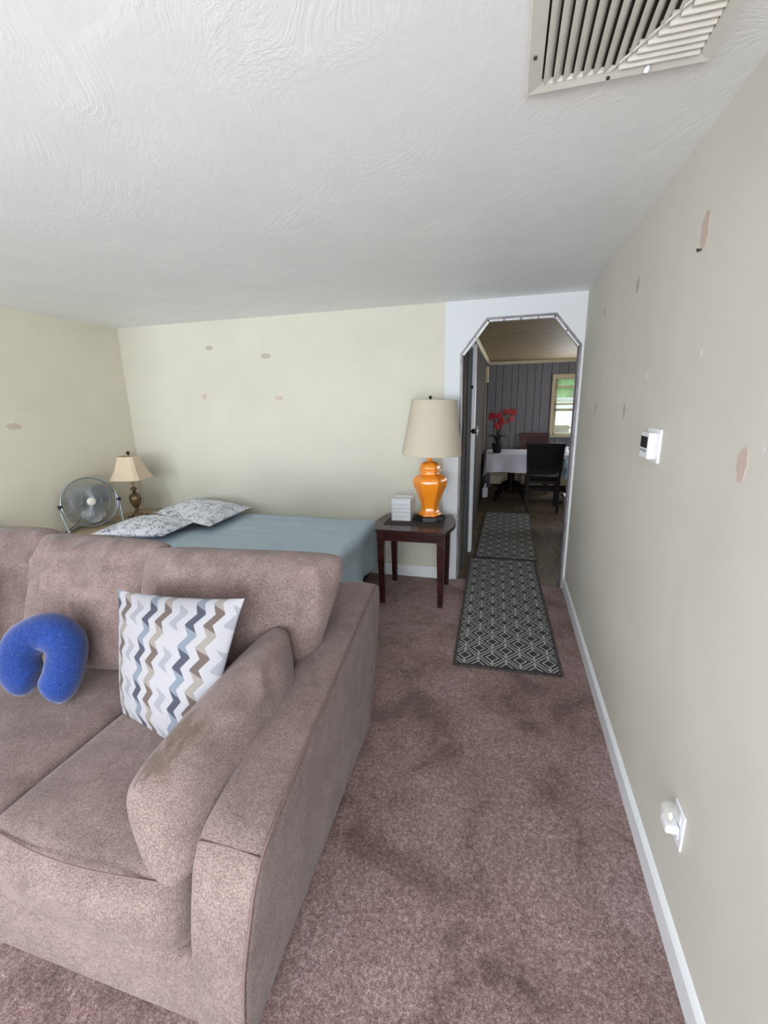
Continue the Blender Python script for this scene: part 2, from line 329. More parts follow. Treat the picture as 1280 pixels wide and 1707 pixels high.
def cushion(cs, T, n=30, p=2.4, q=.6, bow=.06, amp=.008, sc=6, fan=0.0, seed=0, rc=0.0):
    BL, BR, TR, TL = [Vector(c) for c in cs]; bm = bmesh.new(); uvl = bm.loops.layers.uv.new('UVMap')
    Nn = ((BR-BL)+(TR-TL)).cross((TL-BL)+(TR-BR)).normalized()
    def f(s): return max(0, 1-abs(2*s-1)**p)**q
    G = {}
    for side in (1, -1):
        for i in range(n+1):
            for j in range(n+1):
                # denser near edges
                u = .5-.5*math.cos(PI*i/n); v = .5-.5*math.cos(PI*j/n)
                edge = i in (0, n) or j in (0, n)
                if edge and (1, i, j) in G: G[(side, i, j)] = G[(1, i, j)]; continue
                u1 = .5+(u-.5)*(1-bow*4*v*(1-v)); v1 = .5+(v-.5)*(1-bow*4*u*(1-u))
                cr_ = 1-rc*abs(2*u-1)**5*abs(2*v-1)**5; u1 = .5+(u1-.5)*cr_; v1 = .5+(v1-.5)*cr_
                P = BL*(1-u1)*(1-v1)+BR*u1*(1-v1)+TR*u1*v1+TL*(1-u1)*v1
                t = T/2*f(u)*f(v)
                wr = fold(P+Vector((seed, 0, 0)), sc, amp)*f(u)*f(v)
                if fan:
                    rid = 1-abs(noise.noise(Vector((P.x*9+seed, P.z*2.5+P.y*3, 1.7))))*2.2
                    wr += fan*(max(0, rid-.55)/.45)**1.5*max(0, 1-((1-v)/.62)**2)*f(u)*min(1, (1-v)*9)
                    rid2 = 1-abs(noise.noise(Vector((P.x*4+P.z*5, seed*1.3, P.z*4-P.x*3))))*2.2; wr += fan*.6*max(0, rid2-.6)*f(u)*f(v)
                G[(side, i, j)] = bm.verts.new(P+Nn*side*(t+wr) if not edge else P+Nn*fold(P, sc, amp*.8))
    for side in (1, -1):
        for i in range(n):
            for j in range(n):
                vs = [G[(side, i, j)], G[(side, i+1, j)], G[(side, i+1, j+1)], G[(side, i, j+1)]]
                uvs = [(.5-.5*math.cos(PI*a/n), .5-.5*math.cos(PI*b/n)) for a, b in ((i, j), (i+1, j), (i+1, j+1), (i, j+1))]
                if side < 0: vs = vs[::-1]; uvs = uvs[::-1]
                fc = bm.faces.new(vs)
                for l, uu in zip(fc.loops, uvs): l[uvl].uv = uu
    return bm
def rel(bm, v): bmesh.ops.translate(bm, verts=bm.verts, vec=-Vector(v)); return bm
# ================================================================ ROOM SHELL
YF, XLL, YK, KX1, KY1, KH = -3.4, -5.6, 3.80, 2.6, 8.1, 2.16
HX = -.35
struct(box('floor', XLL, XR+.12, YF-.1, YB+.02, -.05, 0, M['carpet']))
struct(box('floor', HX-.1, KX1+.1, YB+.02, KY1+.1, -.05, -.004, M['kfloor']))
struct(box('ceiling', XLL, XR+.12, YF-.1, YK, H, H+.05, M['ceil']))
struct(box('ceiling', HX-.1, KX1, YK, KY1+.1, KH, KH+.05, M['kceil']))
bm = bmesh.new()
for a in ((YF-.1, -2.35, 0, H), (-2.35, -.75, 0, .8), (-2.35, -.75, 2.0, H), (-.75, YB, 0, H)): bx(bm, XR, XR+.12, *a)
wr = struct(obj('wall_right', bm, M['wallR']))
wb = struct(box('wall_back', XL-.1, -.50, YB, YK, 0, H, M['wall']))
wl = struct(box('wall_left', XL-.1, XL, 1.6, YB, 0, H, M['wallL']))
struct(box('wall_left', XLL, XL-.1, 1.6, 1.7, 0, H, M['wall']))
struct(box('wall_left', XLL-.1, XLL, YF-.1, 1.7, 0, H, M['wall']))
# front wall behind the camera with two windows
def wall_with_windows(y0, y1, x0, x1, h, wins, mat, z0=0):
    bm = bmesh.new(); x = x0
    for (a, b, c, d) in wins:
        bx(bm, x, a, y0, y1, z0, h); bx(bm, a, b, y0, y1, z0, c); bx(bm, a, b, y0, y1, d, h); x = b
    bx(bm, x, x1, y0, y1, z0, h); return bm
struct(obj('wall_front', wall_with_windows(YF-.1, YF, XLL, XR+.12, H, [(-4.9, -3.3, .8, 2.05), (-2.45, -.55, .8, 2.05), (-.32, .36, 0, 2.05)], M['wall']), M['wall']))
def window(name, x0, x1, z0, z1, y, mat, inward, tw=.05, slats=0, rails=(.5,), label=None):
    t = bpy.data.objects.new(name, None); C.objects.link(t); t.location = ((x0+x1)/2, y, z0); struct(t)
    cx = (x0+x1)/2; s = inward; W = (x1-x0)/2; HH = z1-z0
    bm = bmesh.new()
    for a in ((-W-tw, -W), (W, W+tw)): bx(bm, a[0], a[1], min(0, s*.025), max(0, s*.025), 0, HH, .004)
    bx(bm, -W-tw, W+tw, min(0, s*.025), max(0, s*.025), HH, HH+tw, .004)
    obj('window_frame', bm, mat, t, origin=(0, 0, 0))
    bm = bmesh.new(); bx(bm, -W-tw*1.2, W+tw*1.2, min(0, s*.05), max(0, s*.05), -tw*.7, 0, .004); obj('window_sill', bm, mat, t, origin=(0, 0, 0))
    bm = bmesh.new(); k = .045; o0, o1 = sorted((-s*.03, -s*.06))
    for a in ((-W, -W+k), (W-k, W)): bx(bm, a[0], a[1], o0, o1, 0, HH)
    for z in [0, HH-k]+[HH*q for q in rails]: bx(bm, -W, W, o0, o1, z, z+k*.8)
    obj('sash', bm, mat, t, origin=(0, 0, 0))
    bm = bmesh.new(); bx(bm, -W, W, -s*.045-.002, -s*.045+.002, 0, HH); obj('glass_pane', bm, M['glass'], t, origin=(0, 0, 0))
    if slats:
        bm = bmesh.new(); bx(bm, -W, W, min(0, s*.02), max(0, s*.02), HH-.03, HH); obj('blind_headrail', bm, mat, t, origin=(0, 0, 0))
        bm = bmesh.new()
        for i in range(slats):
            z = .01+(HH-.05)*i/slats; Mx = Matrix.Translation((0, s*.002, z)) @ Matrix.Rotation(R(22), 4, 'X'); bx(bm, -W+.005, W-.005, -.010, .010, -.0005, .0005, 0, Mx)
        o = obj('blind_slats', bm, mat, t, origin=(0, 0, 0)); o['kind'] = 'stuff'
    return t
window('window_1', -2.45, -.55, .8, 2.05, YF, M['base'], 1)
w6 = window('added_window_6', -.8, .8, .8, 2.0, 0, M['base'], 1); w6.location = (XR, -1.55, .8); w6.rotation_euler = (0, 0, R(90))  # unseen window, added to go with the side fill lamp
gd = window('added_door_2', -.32, .36, .0, 2.05, YF, M['base'], 1, .05, 0, (.42,))  # made-up glazed door behind the camera, added for its light
window('window_2', -4.9, -3.3, .8, 2.05, YF, M['base'], 1)
# back wall right section: white wallpapered panel with octagonal arch opening
AX0, AX1 = -.374, .500
arch = [(AX0, 0), (AX0, 1.897), (-.18, 2.146), (.315, 2.147), (AX1, 1.925), (AX1, 0)]
def arch_panel(y0, y1, x0, x1, h):
    bm = bmesh.new(); out = [(x0, 0), (x0, arch[1][1]), (x0, h), (arch[2][0], h), (arch[3][0], h), (x1, h), (x1, arch[4][1]), (x1, 0)]
    inn = [arch[0], arch[1], None, arch[2], arch[3], None, arch[4], arch[5]]
    quads = [[(x0, 0), arch[0], arch[1], (x0, arch[1][1])], [(x0, arch[1][1]), arch[1], arch[2], (arch[2][0], h), (x0, h)], [arch[2], arch[3], (arch[3][0], h), (arch[2][0], h)],
             [arch[3], arch[4], (x1, arch[4][1]), (x1, h), (arch[3][0], h)], [arch[5], (x1, 0), (x1, arch[4][1]), arch[4]]]
    for q in quads:
        a = [bm.verts.new((x, y0, z)) for x, z in q]; b = [bm.verts.new((x, y1, z)) for x, z in q]; n = len(q)
        bm.faces.new(a); bm.faces.new(b[::-1])
        for k in range(n): bm.faces.new((a[k], a[(k+1) % n], b[(k+1) % n], b[k]))
    bmesh.ops.remove_doubles(bm, verts=bm.verts, dist=1e-5)
    return bm
wa = struct(obj('wall_back_arch', arch_panel(YB, YK, -.50, XR+.12, H), M['white_paper']))
def arch_strip(bm, off0, off1, y0, y1):
    # strip following the arch outline, offsets outward from the opening
    def offp(off):
        pts = []
        n = len(arch)
        for i, p in enumerate(arch):
            p = Vector(p); ns = []
            for a, b in (((i-1), i), (i, i+1)):
                if a < 0 or b >= n: continue
                d = (Vector(arch[b])-Vector(arch[a])).normalized(); ns.append(Vector((-d.y, d.x)))
            nn = sum(ns, Vector((0, 0)))/len(ns); nn = nn.normalized()/max(.5, nn.normalized().dot(ns[0])); pts.append(p+nn*off)
        return pts
    A, B = offp(off0), offp(off1)
    for i in range(len(arch)-1):
        q = [A[i], A[i+1], B[i+1], B[i]]; a = [bm.verts.new((v.x, y0, v.y)) for v in q]; b = [bm.verts.new((v.x, y1, v.y)) for v in q]
        bm.faces.new(a); bm.faces.new(b[::-1])
        for k in range(4): bm.faces.new((a[k], a[(k+1) % 4], b[(k+1) % 4], b[k]))
bm = bmesh.new(); arch_strip(bm, -.010, .0, YB-.001, YK+.002); lining = struct(obj('trim_1', bm, M['jamb'])); lining['label'] = 'grey lining inside the eight-sided archway'
bm = bmesh.new(); arch_strip(bm, -.013, .003, YB-.004, YB+.006); e = obj('edge_trim', bm, M['jamb_edge'], lining); e.location = -lining.location
bm = bmesh.new()
segs = []
for i in range(len(arch)-1):
    a, b = Vector(arch[i]), Vector(arch[i+1]); L = (b-a).length; k = max(1, round(L/.14)) if 0 < i < 4 else 1; d = (b-a)/k; nn = Vector((d.y, -d.x)).normalized()
    for j in range(k):
        p = a+d*j+d.normalized()*.004+nn*.014; q = a+d*(j+1)-d.normalized()*.004+nn*.014
        if 0 < i < 4:
            for (w0, w1, ya, yb_) in ((0, .012, YB+.0, YB+.05),):
                vs = []
                for y in (ya, yb_):
                    for pt in (p+nn*w0, q+nn*w0, q+nn*w1, p+nn*w1): vs.append(bm.verts.new((pt.x, y, pt.y)))
                for f in ((0, 1, 2, 3), (7, 6, 5, 4), (0, 4, 5, 1), (1, 5, 6, 2), (2, 6, 7, 3), (3, 7, 4, 0)): bm.faces.new([vs[x] for x in f])
e = obj('bead_strip', bm, M['bead'], lining); e.location = -lining.location
# hall / kitchen shell
M['hallpanel'] = wood('dark_taupe_hall_panelling', (76, 70, 66), (92, 86, 82), (14, 14, 1), .85, .1)
struct(box('wall_hall_left', HX-.1, HX, YK, KY1, 0, KH, M['hallpanel']))
kr = bmesh.new()
for a in ((YB, 5.5, 0, KH), (5.5, 6.7, 0, .9), (5.5, 6.7, 2.0, KH), (6.7, KY1+.1, 0, KH)): bx(kr, KX1, KX1+.1, a[0], a[1], a[2], a[3])
struct(obj('wall_kitchen_right', kr, M['panel']))
struct(box('wall_kitchen_front', XR+.12, KX1, YB, YK, 0, KH, M['panel']))
struct(box('wall_hall_end', HX-.1, AX0-.0, YK, YK+.02, 0, KH, M['panel']))
WK = [(.745, 1.45, .93, 1.88), (1.9, 2.45, .93, 1.88)]
kb = struct(obj('wall_kitchen_back', wall_with_windows(KY1+.012, KY1+.1, HX-.1, KX1+.1, KH, WK, M['panel']), M['groove']))
x = HX; k = 0; widths = [.135, .115, .15, .10, .145, .13, .105, .15, .12]
while x < KX1:
    wd = widths[k % len(widths)]; x1 = min(KX1, x+wd); a, b = x+.004, x1-.004; k += 1
    bm = bmesh.new(); cut = None
    for (wa0, wa1, c, d) in WK:
        if b > wa0 and a < wa1: cut = (wa0, wa1, c, d)
    if not cut: bx(bm, a, b, KY1, KY1+.013, 0, KH)
    else:
        wa0, wa1, c, d = cut; bx(bm, a, b, KY1, KY1+.013, 0, c); bx(bm, a, b, KY1, KY1+.013, d, KH)
        if a < wa0: bx(bm, a, wa0, KY1, KY1+.013, c, d)
        if b > wa1: bx(bm, wa1, b, KY1, KY1+.013, c, d)
    o = obj('plank', bm, M['panel'], kb); o.location = -kb.location; x = x1
w3 = window('window_3', .745, 1.45, .93, 1.88, KY1, M['cream'], -1, .045, 46, (.42, .52, .82))
w4 = window('added_window_4', 1.9, 2.45, .93, 1.88, KY1, M['cream'], -1, .045, 46, (.42, .52))  # unseen, added as a further daylight opening for the hall
w5 = window('added_window_5', -.6, .6, .9, 2.0, 0, M['cream'], 1, .045, 0, (.5,)); w5.location = (KX1, 6.1, .9); w5.rotation_euler = (0, 0, R(90))  # unseen, added to go with the weak kitchen side lamp
# crown, baseboards
def molding(name, pts, prof, mat):   # straight run between two points; prof = list of (out, z); out is to the left of direction
    a, b = Vector(pts[0]+(0,)), Vector(pts[1]+(0,)); d = (b-a).normalized(); nn = Vector((-d.y, d.x, 0)); bm = bmesh.new()
    A = [bm.verts.new(a+nn*o+Vector((0, 0, z))) for o, z in prof]; B = [bm.verts.new(b+nn*o+Vector((0, 0, z))) for o, z in prof]; n = len(prof)
    bm.faces.new(A); bm.faces.new(B[::-1])
    for k in range(n): bm.faces.new((A[k], A[(k+1) % n], B[(k+1) % n], B[k]))
    return struct(obj(name, bm, mat))
bp = [(0, 0), (.013, 0), (.013, .078), (.010, .082), (.012, .088), (.006, .096), (0, .098)]
molding('baseboard_right', ((XR, YF), (XR, YB-.014)), bp, M['base'])
molding('baseboard_back', ((-.42, YB), (XL, YB)), bp, M['base'])
molding('baseboard_left', ((XL, YB), (XL, 1.6)), bp, M['base'])
molding('baseboard_front', ((XLL, YF), (XR, YF)), bp, M['base'])
cr = [(0, KH-.045), (.012, KH-.045), (.03, KH-.012), (.03, KH), (0, KH)]
molding('trim_2', ((KX1, KY1), (HX, KY1)), cr, M['cream']); molding('trim_3', ((HX, KY1), (HX, YK+.02)), cr, M['cream'])
# grey door and white casing on the left of the hall
d1 = thing('door_1', None, None); del d1['label'], d1['category']; struct(d1); d1.location = (HX, 3.9, 0)
def dpart(name, bm, mat, p, smooth=False):
    o = obj(name, bm, mat, p, smooth); o.location = -Vector(d1.location) if p is d1 else (0, 0, 0); return o
bm = bmesh.new(); bx(bm, HX+.001, HX+.014, 4.0, 4.42, .01, 2.0, .003); leaf = dpart('door_leaf', bm, M['greydoor'], d1)
bm = bmesh.new(); tube(bm, [(HX+.013, 4.37, 1.25), (HX+.035, 4.37, 1.25)], .008); bmesh.ops.create_uvsphere(bm, u_segments=14, v_segments=8, radius=.024, matrix=Matrix.Translation((HX+.045, 4.37, 1.25))); dpart('door_knob', bm, M['black'], leaf, True)
bm = bmesh.new(); tube(bm, [(HX+.013, 4.33, 1.66), (HX+.03, 4.33, 1.66)], .016, 14); dpart('deadbolt', bm, M['black'], leaf, True)
bm = bmesh.new(); bx(bm, HX+.001, HX+.045, 4.43, 4.54, 0, 2.05, .004); bx(bm, HX+.001, HX+.03, 3.93, 4.53, 2.0, 2.06, .004); dpart('casing', bm, M['base'], d1)
# ================================================================ wall patches (spackle)
def patch(parent, ax, c1, c2, r1, r2, mat, sd):
    rnd = random.Random(sd); bm = bmesh.new(); n = 18; top = []; bot = []
    for k in range(n):
        a = 2*PI*k/n; q = .75+.35*rnd.random(); u, v = c1+r1*q*math.cos(a), c2+r2*q*math.sin(a)
        if ax == 'x': top.append(bm.verts.new((XR-.0008, u, v))); bot.append(bm.verts.new((XR+.001, u, v)))
        elif ax == 'l': top.append(bm.verts.new((XL+.0008, u, v))); bot.append(bm.verts.new((XL-.001, u, v)))
        else: top.append(bm.verts.new((u, YB-.0008, v))); bot.append(bm.verts.new((u, YB+.001, v)))
    bm.faces.new(top)
    for k in range(n): bm.faces.new((top[k], top[(k+1) % n], bot[(k+1) % n], bot[k]))
    o = obj('spackle_patch', bm, mat, parent); o.location = -parent.location
for a in ((1.60, 2.00, .030, .055, 'patch', 1), (2.30, 2.013, .025, .035, 'patch_grey', 2), (3.0, 2.025, .018, .03, 'patch_grey', 3), (3.0, 1.482, .035, .035, 'patch', 4), (2.30, 1.478, .022, .035, 'patch_grey', 5),
          (1.172, 1.392, .023, .046, 'patch', 6), (1.098, 1.432, .008, .008, 'bead', 7), (2.0, 1.62, .012, .012, 'bead', 8), (1.5, 1.66, .01, .014, 'bead', 9)):
    patch(wr, 'x', a[0], a[1], a[2], a[3], M[a[4]], a[5])
for a in ((-2.65, 2.054, .04, .022, 'patch_grey', 11), (-2.08, 1.958, .05, .028, 'patch_grey', 12), (-2.756, 1.628, .03, .03, 'patch', 13), (-1.982, 1.595, .045, .022, 'patch', 14)):
    patch(wb, 'y', a[0], a[1], a[2], a[3], M[a[4]], a[5])
patch(wl, 'l', 2.558, 1.42, .055, .028, M['patch'], 15)
bm = bmesh.new(); tube(bm, [(XR+.002, 1.612, 1.953), (XR-.012, 1.612, 1.956)], .0022, 6); tube(bm, [(XR-.004, 1.60, 1.952), (XR-.004, 1.63, 1.955)], .002, 6)
o = tag(obj('wall_nail', bm, M['duct']), 'small bent nail high on the right wall under a long spackle patch', 'nail')
# ================================================================ RUGS
def make_rug(name, cx, cy_, rz, L, Wd, label):
    t = thing(name, label, 'rug', (cx, cy_, 0), rz, 'patterned runner rugs')
    bm = bmesh.new(); n, m = 12, 36; g = {}
    for i in range(n+1):
        for j in range(m+1):
            x, y = -Wd/2+Wd*i/n, -L/2+L*j/m; z = .008+.0015*noise.noise(Vector((x*4, y*4, cx))); g[i, j] = (bm.verts.new((x, y, z)), bm.verts.new((x, y, 0)))
    for i in range(n):
        for j in range(m):
            for s in (0, 1): bm.faces.new([g[a][s] for a in ((i, j), (i+1, j), (i+1, j+1), (i, j+1))][::1 if s == 0 else -1])
    for i in range(n):
        for j in (0, m): bm.faces.new((g[i, j][0], g[i+1, j][0], g[i+1, j][1], g[i, j][1]))
    for j in range(m):
        for i in (0, n): bm.faces.new((g[i, j][0], g[i, j+1][0], g[i, j+1][1], g[i, j][1]))
    obj('woven_field', bm, M['rug'], t, origin=(0, 0, 0))
    bm = bmesh.new(); c = [(-Wd/2, -L/2, .007), (Wd/2, -L/2, .007), (Wd/2, L/2, .007), (-Wd/2, L/2, .007)]
    pts = []
    for k in range(4):
        a, b = Vector(c[k]), Vector(c[(k+1) % 4]); pts += [a.lerp(b, q/12) for q in range(12)]
    tube(bm, pts, .006, 6, closed=True); obj('bound_edge', bm, M['darkpat'], t, True, origin=(0, 0, 0)); return t
make_rug('runner_rug', .036, 3.315, R(1.6), 1.90, .615, 'grey and black diamond runner rug in front of and through the archway, the nearer one')
make_rug('runner_rug', .055, 5.23, R(-.5), 1.88, .585, 'dim diamond runner rug further down the hall near the dining chair')
# ================================================================ CEILING VENT
vt = thing('ceiling_vent', 'off-white slatted air vent in the ceiling near the right wall', 'vent', (.2, 1.145, H))
X0, X1, Y0, Y1 = -.194, .203, -.2, .2; zi = -.016
bm = bmesh.new()
fr = [(X0, Y0), (X1, Y0), (X1, Y1), (X0, Y1)]; inn = [(X0+.036, Y0+.036), (X1-.034, Y0+.036), (X1-.034, Y1-.03), (X0+.036, Y1-.03)]
for k in range(4):
    a, b, c, d = fr[k], fr[(k+1) % 4], inn[(k+1) % 4], inn[k]
    sh = lambda p: (p[0]*.97, p[1]*.97)
    q = [bm.verts.new((a[0], a[1], 0)), bm.verts.new((b[0], b[1], 0)), bm.verts.new((sh(b)[0], sh(b)[1], zi)), bm.verts.new((sh(a)[0], sh(a)[1], zi)), bm.verts.new((d[0], d[1], zi+.004)), bm.verts.new((c[0], c[1], zi+.004)), bm.verts.new((d[0], d[1], 0)), bm.verts.new((c[0], c[1], 0))]
    bm.faces.new((q[0], q[1], q[2], q[3])); bm.faces.new((q[3], q[2], q[5], q[4])); bm.faces.new((q[4], q[5], q[7], q[6]))
obj('frame', bm, M['vent'], vt, origin=(0, 0, 0))
bm = bmesh.new(); bx(bm, inn[0][0], inn[1][0], inn[0][1], inn[2][1], -.0015, .0); obj('duct_backing', bm, M['duct'], vt, origin=(0, 0, 0))
def slat(p0, p1, n2, wid=.022):
    # blade between two 2D points, tilted toward n2
    bm = bmesh.new(); a, b = Vector(p0+(0,)), Vector(p1+(0,)); nn = Vector(n2+(0,)); prof = [(-.009, -.001), (-.002, -.010), (.006, -.015), (.009, -.016), (.0095, -.014), (.003, -.008), (-.006, -.001)]
    A = [bm.verts.new(a+nn*o+Vector((0, 0, z))) for o, z in prof]; B = [bm.verts.new(b+nn*o+Vector((0, 0, z))) for o, z in prof]; n = len(prof)
    bm.faces.new(A); bm.faces.new(B[::-1])
    for k in range(n): bm.faces.new((A[k], A[(k+1) % n], B[(k+1) % n], B[k]))
    obj('slat', bm, M['vent'], vt, origin=(0, 0, 0))
yt = Y1-.032; xd0 = -.008
def diag_y(x): return yt-(x-xd0)*1.44
x = X0+.05
while x < X1-.04:
    y1 = yt if x < xd0 else diag_y(x)
    if y1 > Y0+.06: slat((x, Y0+.037), (x, y1), (-1, 0))
    x += .0215
y = yt-.012
while y > Y0+.04:
    xs = xd0+(yt-y)/1.44+.006
    if xs < X1-.05: slat((xs, y), (X1-.036, y), (0, 1))
    y -= .0205
bm = bmesh.new(); tube(bm, [(xd0, yt, -.012), (X1-.036, diag_y(X1-.036), -.012)], .0025, 6); obj('mitre_bar', bm, M['vent'], vt, origin=(0, 0, 0))
bm = bmesh.new(); tube(bm, [(.070, Y1-.028, -.016), (.064, Y1-.034, -.03)], .005, 10); obj('lever', bm, M['white'], vt, True, origin=(0, 0, 0))
for p in ((X0+.018, .07), (-.01, Y1-.014)):
    bm = bmesh.new(); tube(bm, [(p[0], p[1], -.008), (p[0], p[1], -.0185)], .004, 10); obj('screw', bm, M['duct'], vt, True, origin=(0, 0, 0))
# ================================================================ THERMOSTAT + NIGHT LIGHT
th = thing('thermostat', 'white thermostat with dark screen on the right wall', 'thermostat', (XR, 1.80, 1.315))
bm = bmesh.new(); bx(bm, -.008, 0, -.072, .072, 0, .118, .003); obj('wall_plate', bm, M['white'], th, origin=(0, 0, 0))
bm = bmesh.new(); bx(bm, -.034, -.008, -.044, .054, .012, .104, .004); body = obj('body', bm, M['white'], th, origin=(0, 0, 0))
bm = bmesh.new(); bx(bm, -.0355, -.0335, -.034, .044, .050, .090); obj('screen', bm, M['black'], th, origin=(0, 0, 0))
bm = bmesh.new(); bx(bm, -.0360, -.0335, -.034, .044, .036, .044, .001); obj('button_strip', bm, M['grey'], th, origin=(0, 0, 0))
ol = thing('wall_outlet', 'white outlet plate low on the right wall near baseboard', 'outlet', (XR, 1.163, .315))
bm = bmesh.new(); bx(bm, -.005, 0, -.035, .035, 0, .116, .002); obj('cover_plate', bm, M['white'], ol, origin=(0, 0, 0))
for z in (.034, .082):
    bm = bmesh.new(); bx(bm, -.0065, -.004, -.016, .016, z-.014, z+.014, .002); obj('socket', bm, M['white'], ol, origin=(0, 0, 0))
nl = thing('night_light', 'clear domed plug-in night light in the wall outlet', 'night light', (XR-.0068, 1.163, .365))
bm = bmesh.new(); bx(bm, -.034, 0, -.024, .024, -.006, .018, .004); obj('plug_body', bm, M['white'], nl, origin=(0, 0, 0))
bm = rbox((.021, .024, .026), .018, 4); obj('dome', rel(bm, (.021, 0, -.044)), M['dome'], nl, True, origin=(0, 0, 0))
bm = bmesh.new(); lathe(bm, [(.004, .018), (.006, .026), (.006, .036), (.002, .044)], 12, (-.018, 0, 0)); obj('bulb', bm, M['hubcap'], nl, True, origin=(0, 0, 0))
# ================================================================ SOFA
SO = Vector((-1.65, 1.2, 0))
sofa = thing('sofa', 'mauve grey fabric sofa with flared arms and loose back cushions', 'sofa', SO)
def sp(name, bm, mat, smooth=True, parent=None):
    o = obj(name, rel(bm, SO), mat, parent or sofa, smooth, origin=(0, 0, 0)); return o
def catmull(P, per=6):
    out = []; n = len(P)
    for i in range(n):
        p0, p1, p2, p3 = [Vector(P[(i+k) % n]) for k in (-1, 0, 1, 2)]
        for j in range(per):
            t = j/per; out.append(.5*((2*p1)+(-p0+p2)*t+(2*p0-5*p1+4*p2-p3)*t*t+(-p0+3*p1-3*p2+p3)*t**3))
    return out
side = [(.588, .03), (.580, .16), (.582, .33), (.600, .455), (.625, .535), (.675, .582), (.80, .600), (1.2, .625), (1.6, .645), (1.88, .662), (1.975, .652), (2.005, .60), (1.955, .42), (1.80, .15), (1.72, .03), (1.5, .03), (1.1, .03), (.8, .03)]
def arm(xi, xo, mirror=None):
    out = catmull(side, 5); n = len(out); cen = Vector((1.25, .33)); bm = bmesh.new(); rr = .028
    ins = [(0, rr), (.12, rr*.50), (.35, rr*.20), (.7, rr*.04), (1.0, 0)]
    layers = [(rr*a, b) for a, b in ins]; W = 1.0; rings = []
    spec = [('i', d, b) for d, b in layers]+[('m', q, 0) for q in (.35, .65)]+[('o', d, b) for d, b in layers[::-1]]
    for kind, d, b in spec:
        ring = []
        for k, p in enumerate(out):
            tng = (out[(k+1) % n]-out[k-1]).normalized(); nn = Vector((tng.y, -tng.x))
            if nn.dot(p-cen) < 0: nn = -nn
            q = p-nn*b; a0, a1 = xi(q.x, q.y), xo(q.x, q.y)
            x = a0+(a1-a0)*(d if kind == 'm' else 0)+(d if kind == 'i' else 0) if kind != 'o' else a1-d
            if kind == 'm': q = q+nn*.006
            v = Vector((x, q.x, q.y)); v += Vector((1, 0, 1))*fold(v, 3, .004)
            if mirror is not None: v.x = 2*mirror-v.x
            ring.append(bm.verts.new(v))
        rings.append(ring)
    for A, B in zip(rings, rings[1:]):
        for k in range(n): bm.faces.new((A[k], A[(k+1) % n], B[(k+1) % n], B[k]))
    bm.faces.new(rings[0]); bm.faces.new(rings[-1][::-1]); return bm
def xo(y, z):
    t = (y-.6)/1.35; top = -.468-.118*t; bot = -.532-.045*t; s = max(0, min(1, z/.6)); return bot+(top-bot)*s**1.3
def xi(y, z):
    t = (y-.6)/1.35; return -.650-.125*t-.02*(1-max(0, min(1, z/.6)))
MIR = -1.675
def seam_pts(mirror=None):
    pts = []
    for (y, z) in catmull(side, 5)[0:49]:
        pts.append((xo(y, z)-.006, y, z))
    return pts
for mir in (None, MIR):
    a = sp('arm', arm(xi, xo, mir), M['sofa'])
    bm = bmesh.new(); cen = Vector((1.25, .33)); pts = []
    for (y, z) in catmull(side, 5)[0:50]:
        q = Vector((y, z)); d = (q-cen).normalized(); q = q-d*.004; x = xo(y, z)-.007; pts.append(((x if mir is None else 2*mir-x)+fold((x, y, z), 3, .004), q.x, q.y+.001))
    tube(bm, pts, .0028, 6); sp('seam', bm, M['seam'], True, a)
    bm = bmesh.new(); pts = []
    for k in range(13):
        s = k/12; y = .652; z = .568; x = xi(y, z)+.01+(xo(y, z)-xi(y, z)-.02)*s; b = .006*math.sin(PI*s)
        pts.append(((x if mir is None else 2*mir-x), y-.001, z+.0035+b))
    tube(bm, pts, .0024, 6); sp('seam', bm, M['seam'], True, a)
# base (front rail), back frame
XS0, XS1 = 2*MIR+.665, -.665
bm = rbox(((XS1-XS0)/2+.02, .52, .115), .03, 14); rel(bm, (-(XS0+XS1)/2, -1.115, -.145)); sp('base', bm, M['sofa'])
bm = bmesh.new()
def bfn(p):
    s = (p.z+.35)/.7; p.y += .20*s; return p
bm = rbox(((XS1-XS0)/2-.05, .09, .27), .05, 14, bfn); rel(bm, (-(XS0+XS1)/2-.02+.04, -1.70, -.40)); sp('backrest', bm, M['sofa'])
# seat cushions
def seat(x0, x1, seed):
    hx, hy, hz = (x1-x0)/2, .42, .115
    def fn(p):
        u, v = p.x/hx, p.y/hy
        if p.z > 0: p.z += .022*(1-u*u)*(1-abs(v)**4)*(p.z/hz)
        if p.z > 0: p.z += fold((p.x+seed, p.y, 0), 4.5, .010)*(1-abs(u)**6)
        if v < -.55: p.y += .02-.03*(1-u*u)-.02*(1-(p.z/hz)**2)
        return p
    bm = rbox((hx, hy, hz), .055, 26, fn); rel(bm, (-(x0+x1)/2, -1.015, -.345))
    return bm
for i, (a, b) in enumerate(((-1.338, -.688), (-1.998, -1.342), (-2.660, -2.002))):
    sc_ = sp('seat_cushion', seat(a, b, i*3), M['sofa'])
    bm = bmesh.new(); pts = []
    for k in range(25):
        s = k/24; x = a+.05+(b-a-.1)*s; pts.append((x, .622-.03*math.sin(PI*s)-.0, .452+.012*math.sin(PI*s)))
    tube(bm, pts, .0022, 6); sp('seam', bm, M['seam'], True, sc_)
# back cushions
BC = [((-1.43, 1.27, .47), (-.70, 1.34, .47), (-.555, 1.50, .99), (-1.475, 1.48, .965), 21),
      ((-2.01, 1.25, .45), (-1.46, 1.29, .46), (-1.38, 1.53, .975), (-2.13, 1.53, .975), 22),
      ((-2.72, 1.26, .45), (-2.06, 1.31, .45), (-2.06, 1.57, .985), (-2.76, 1.55, .965), 23)]
for *cs, sd in BC: sp('back_cushion', cushion(cs, .27, 54, 3.6, .5, .015, .012, 5, .034, sd, .07), M['sofa'])
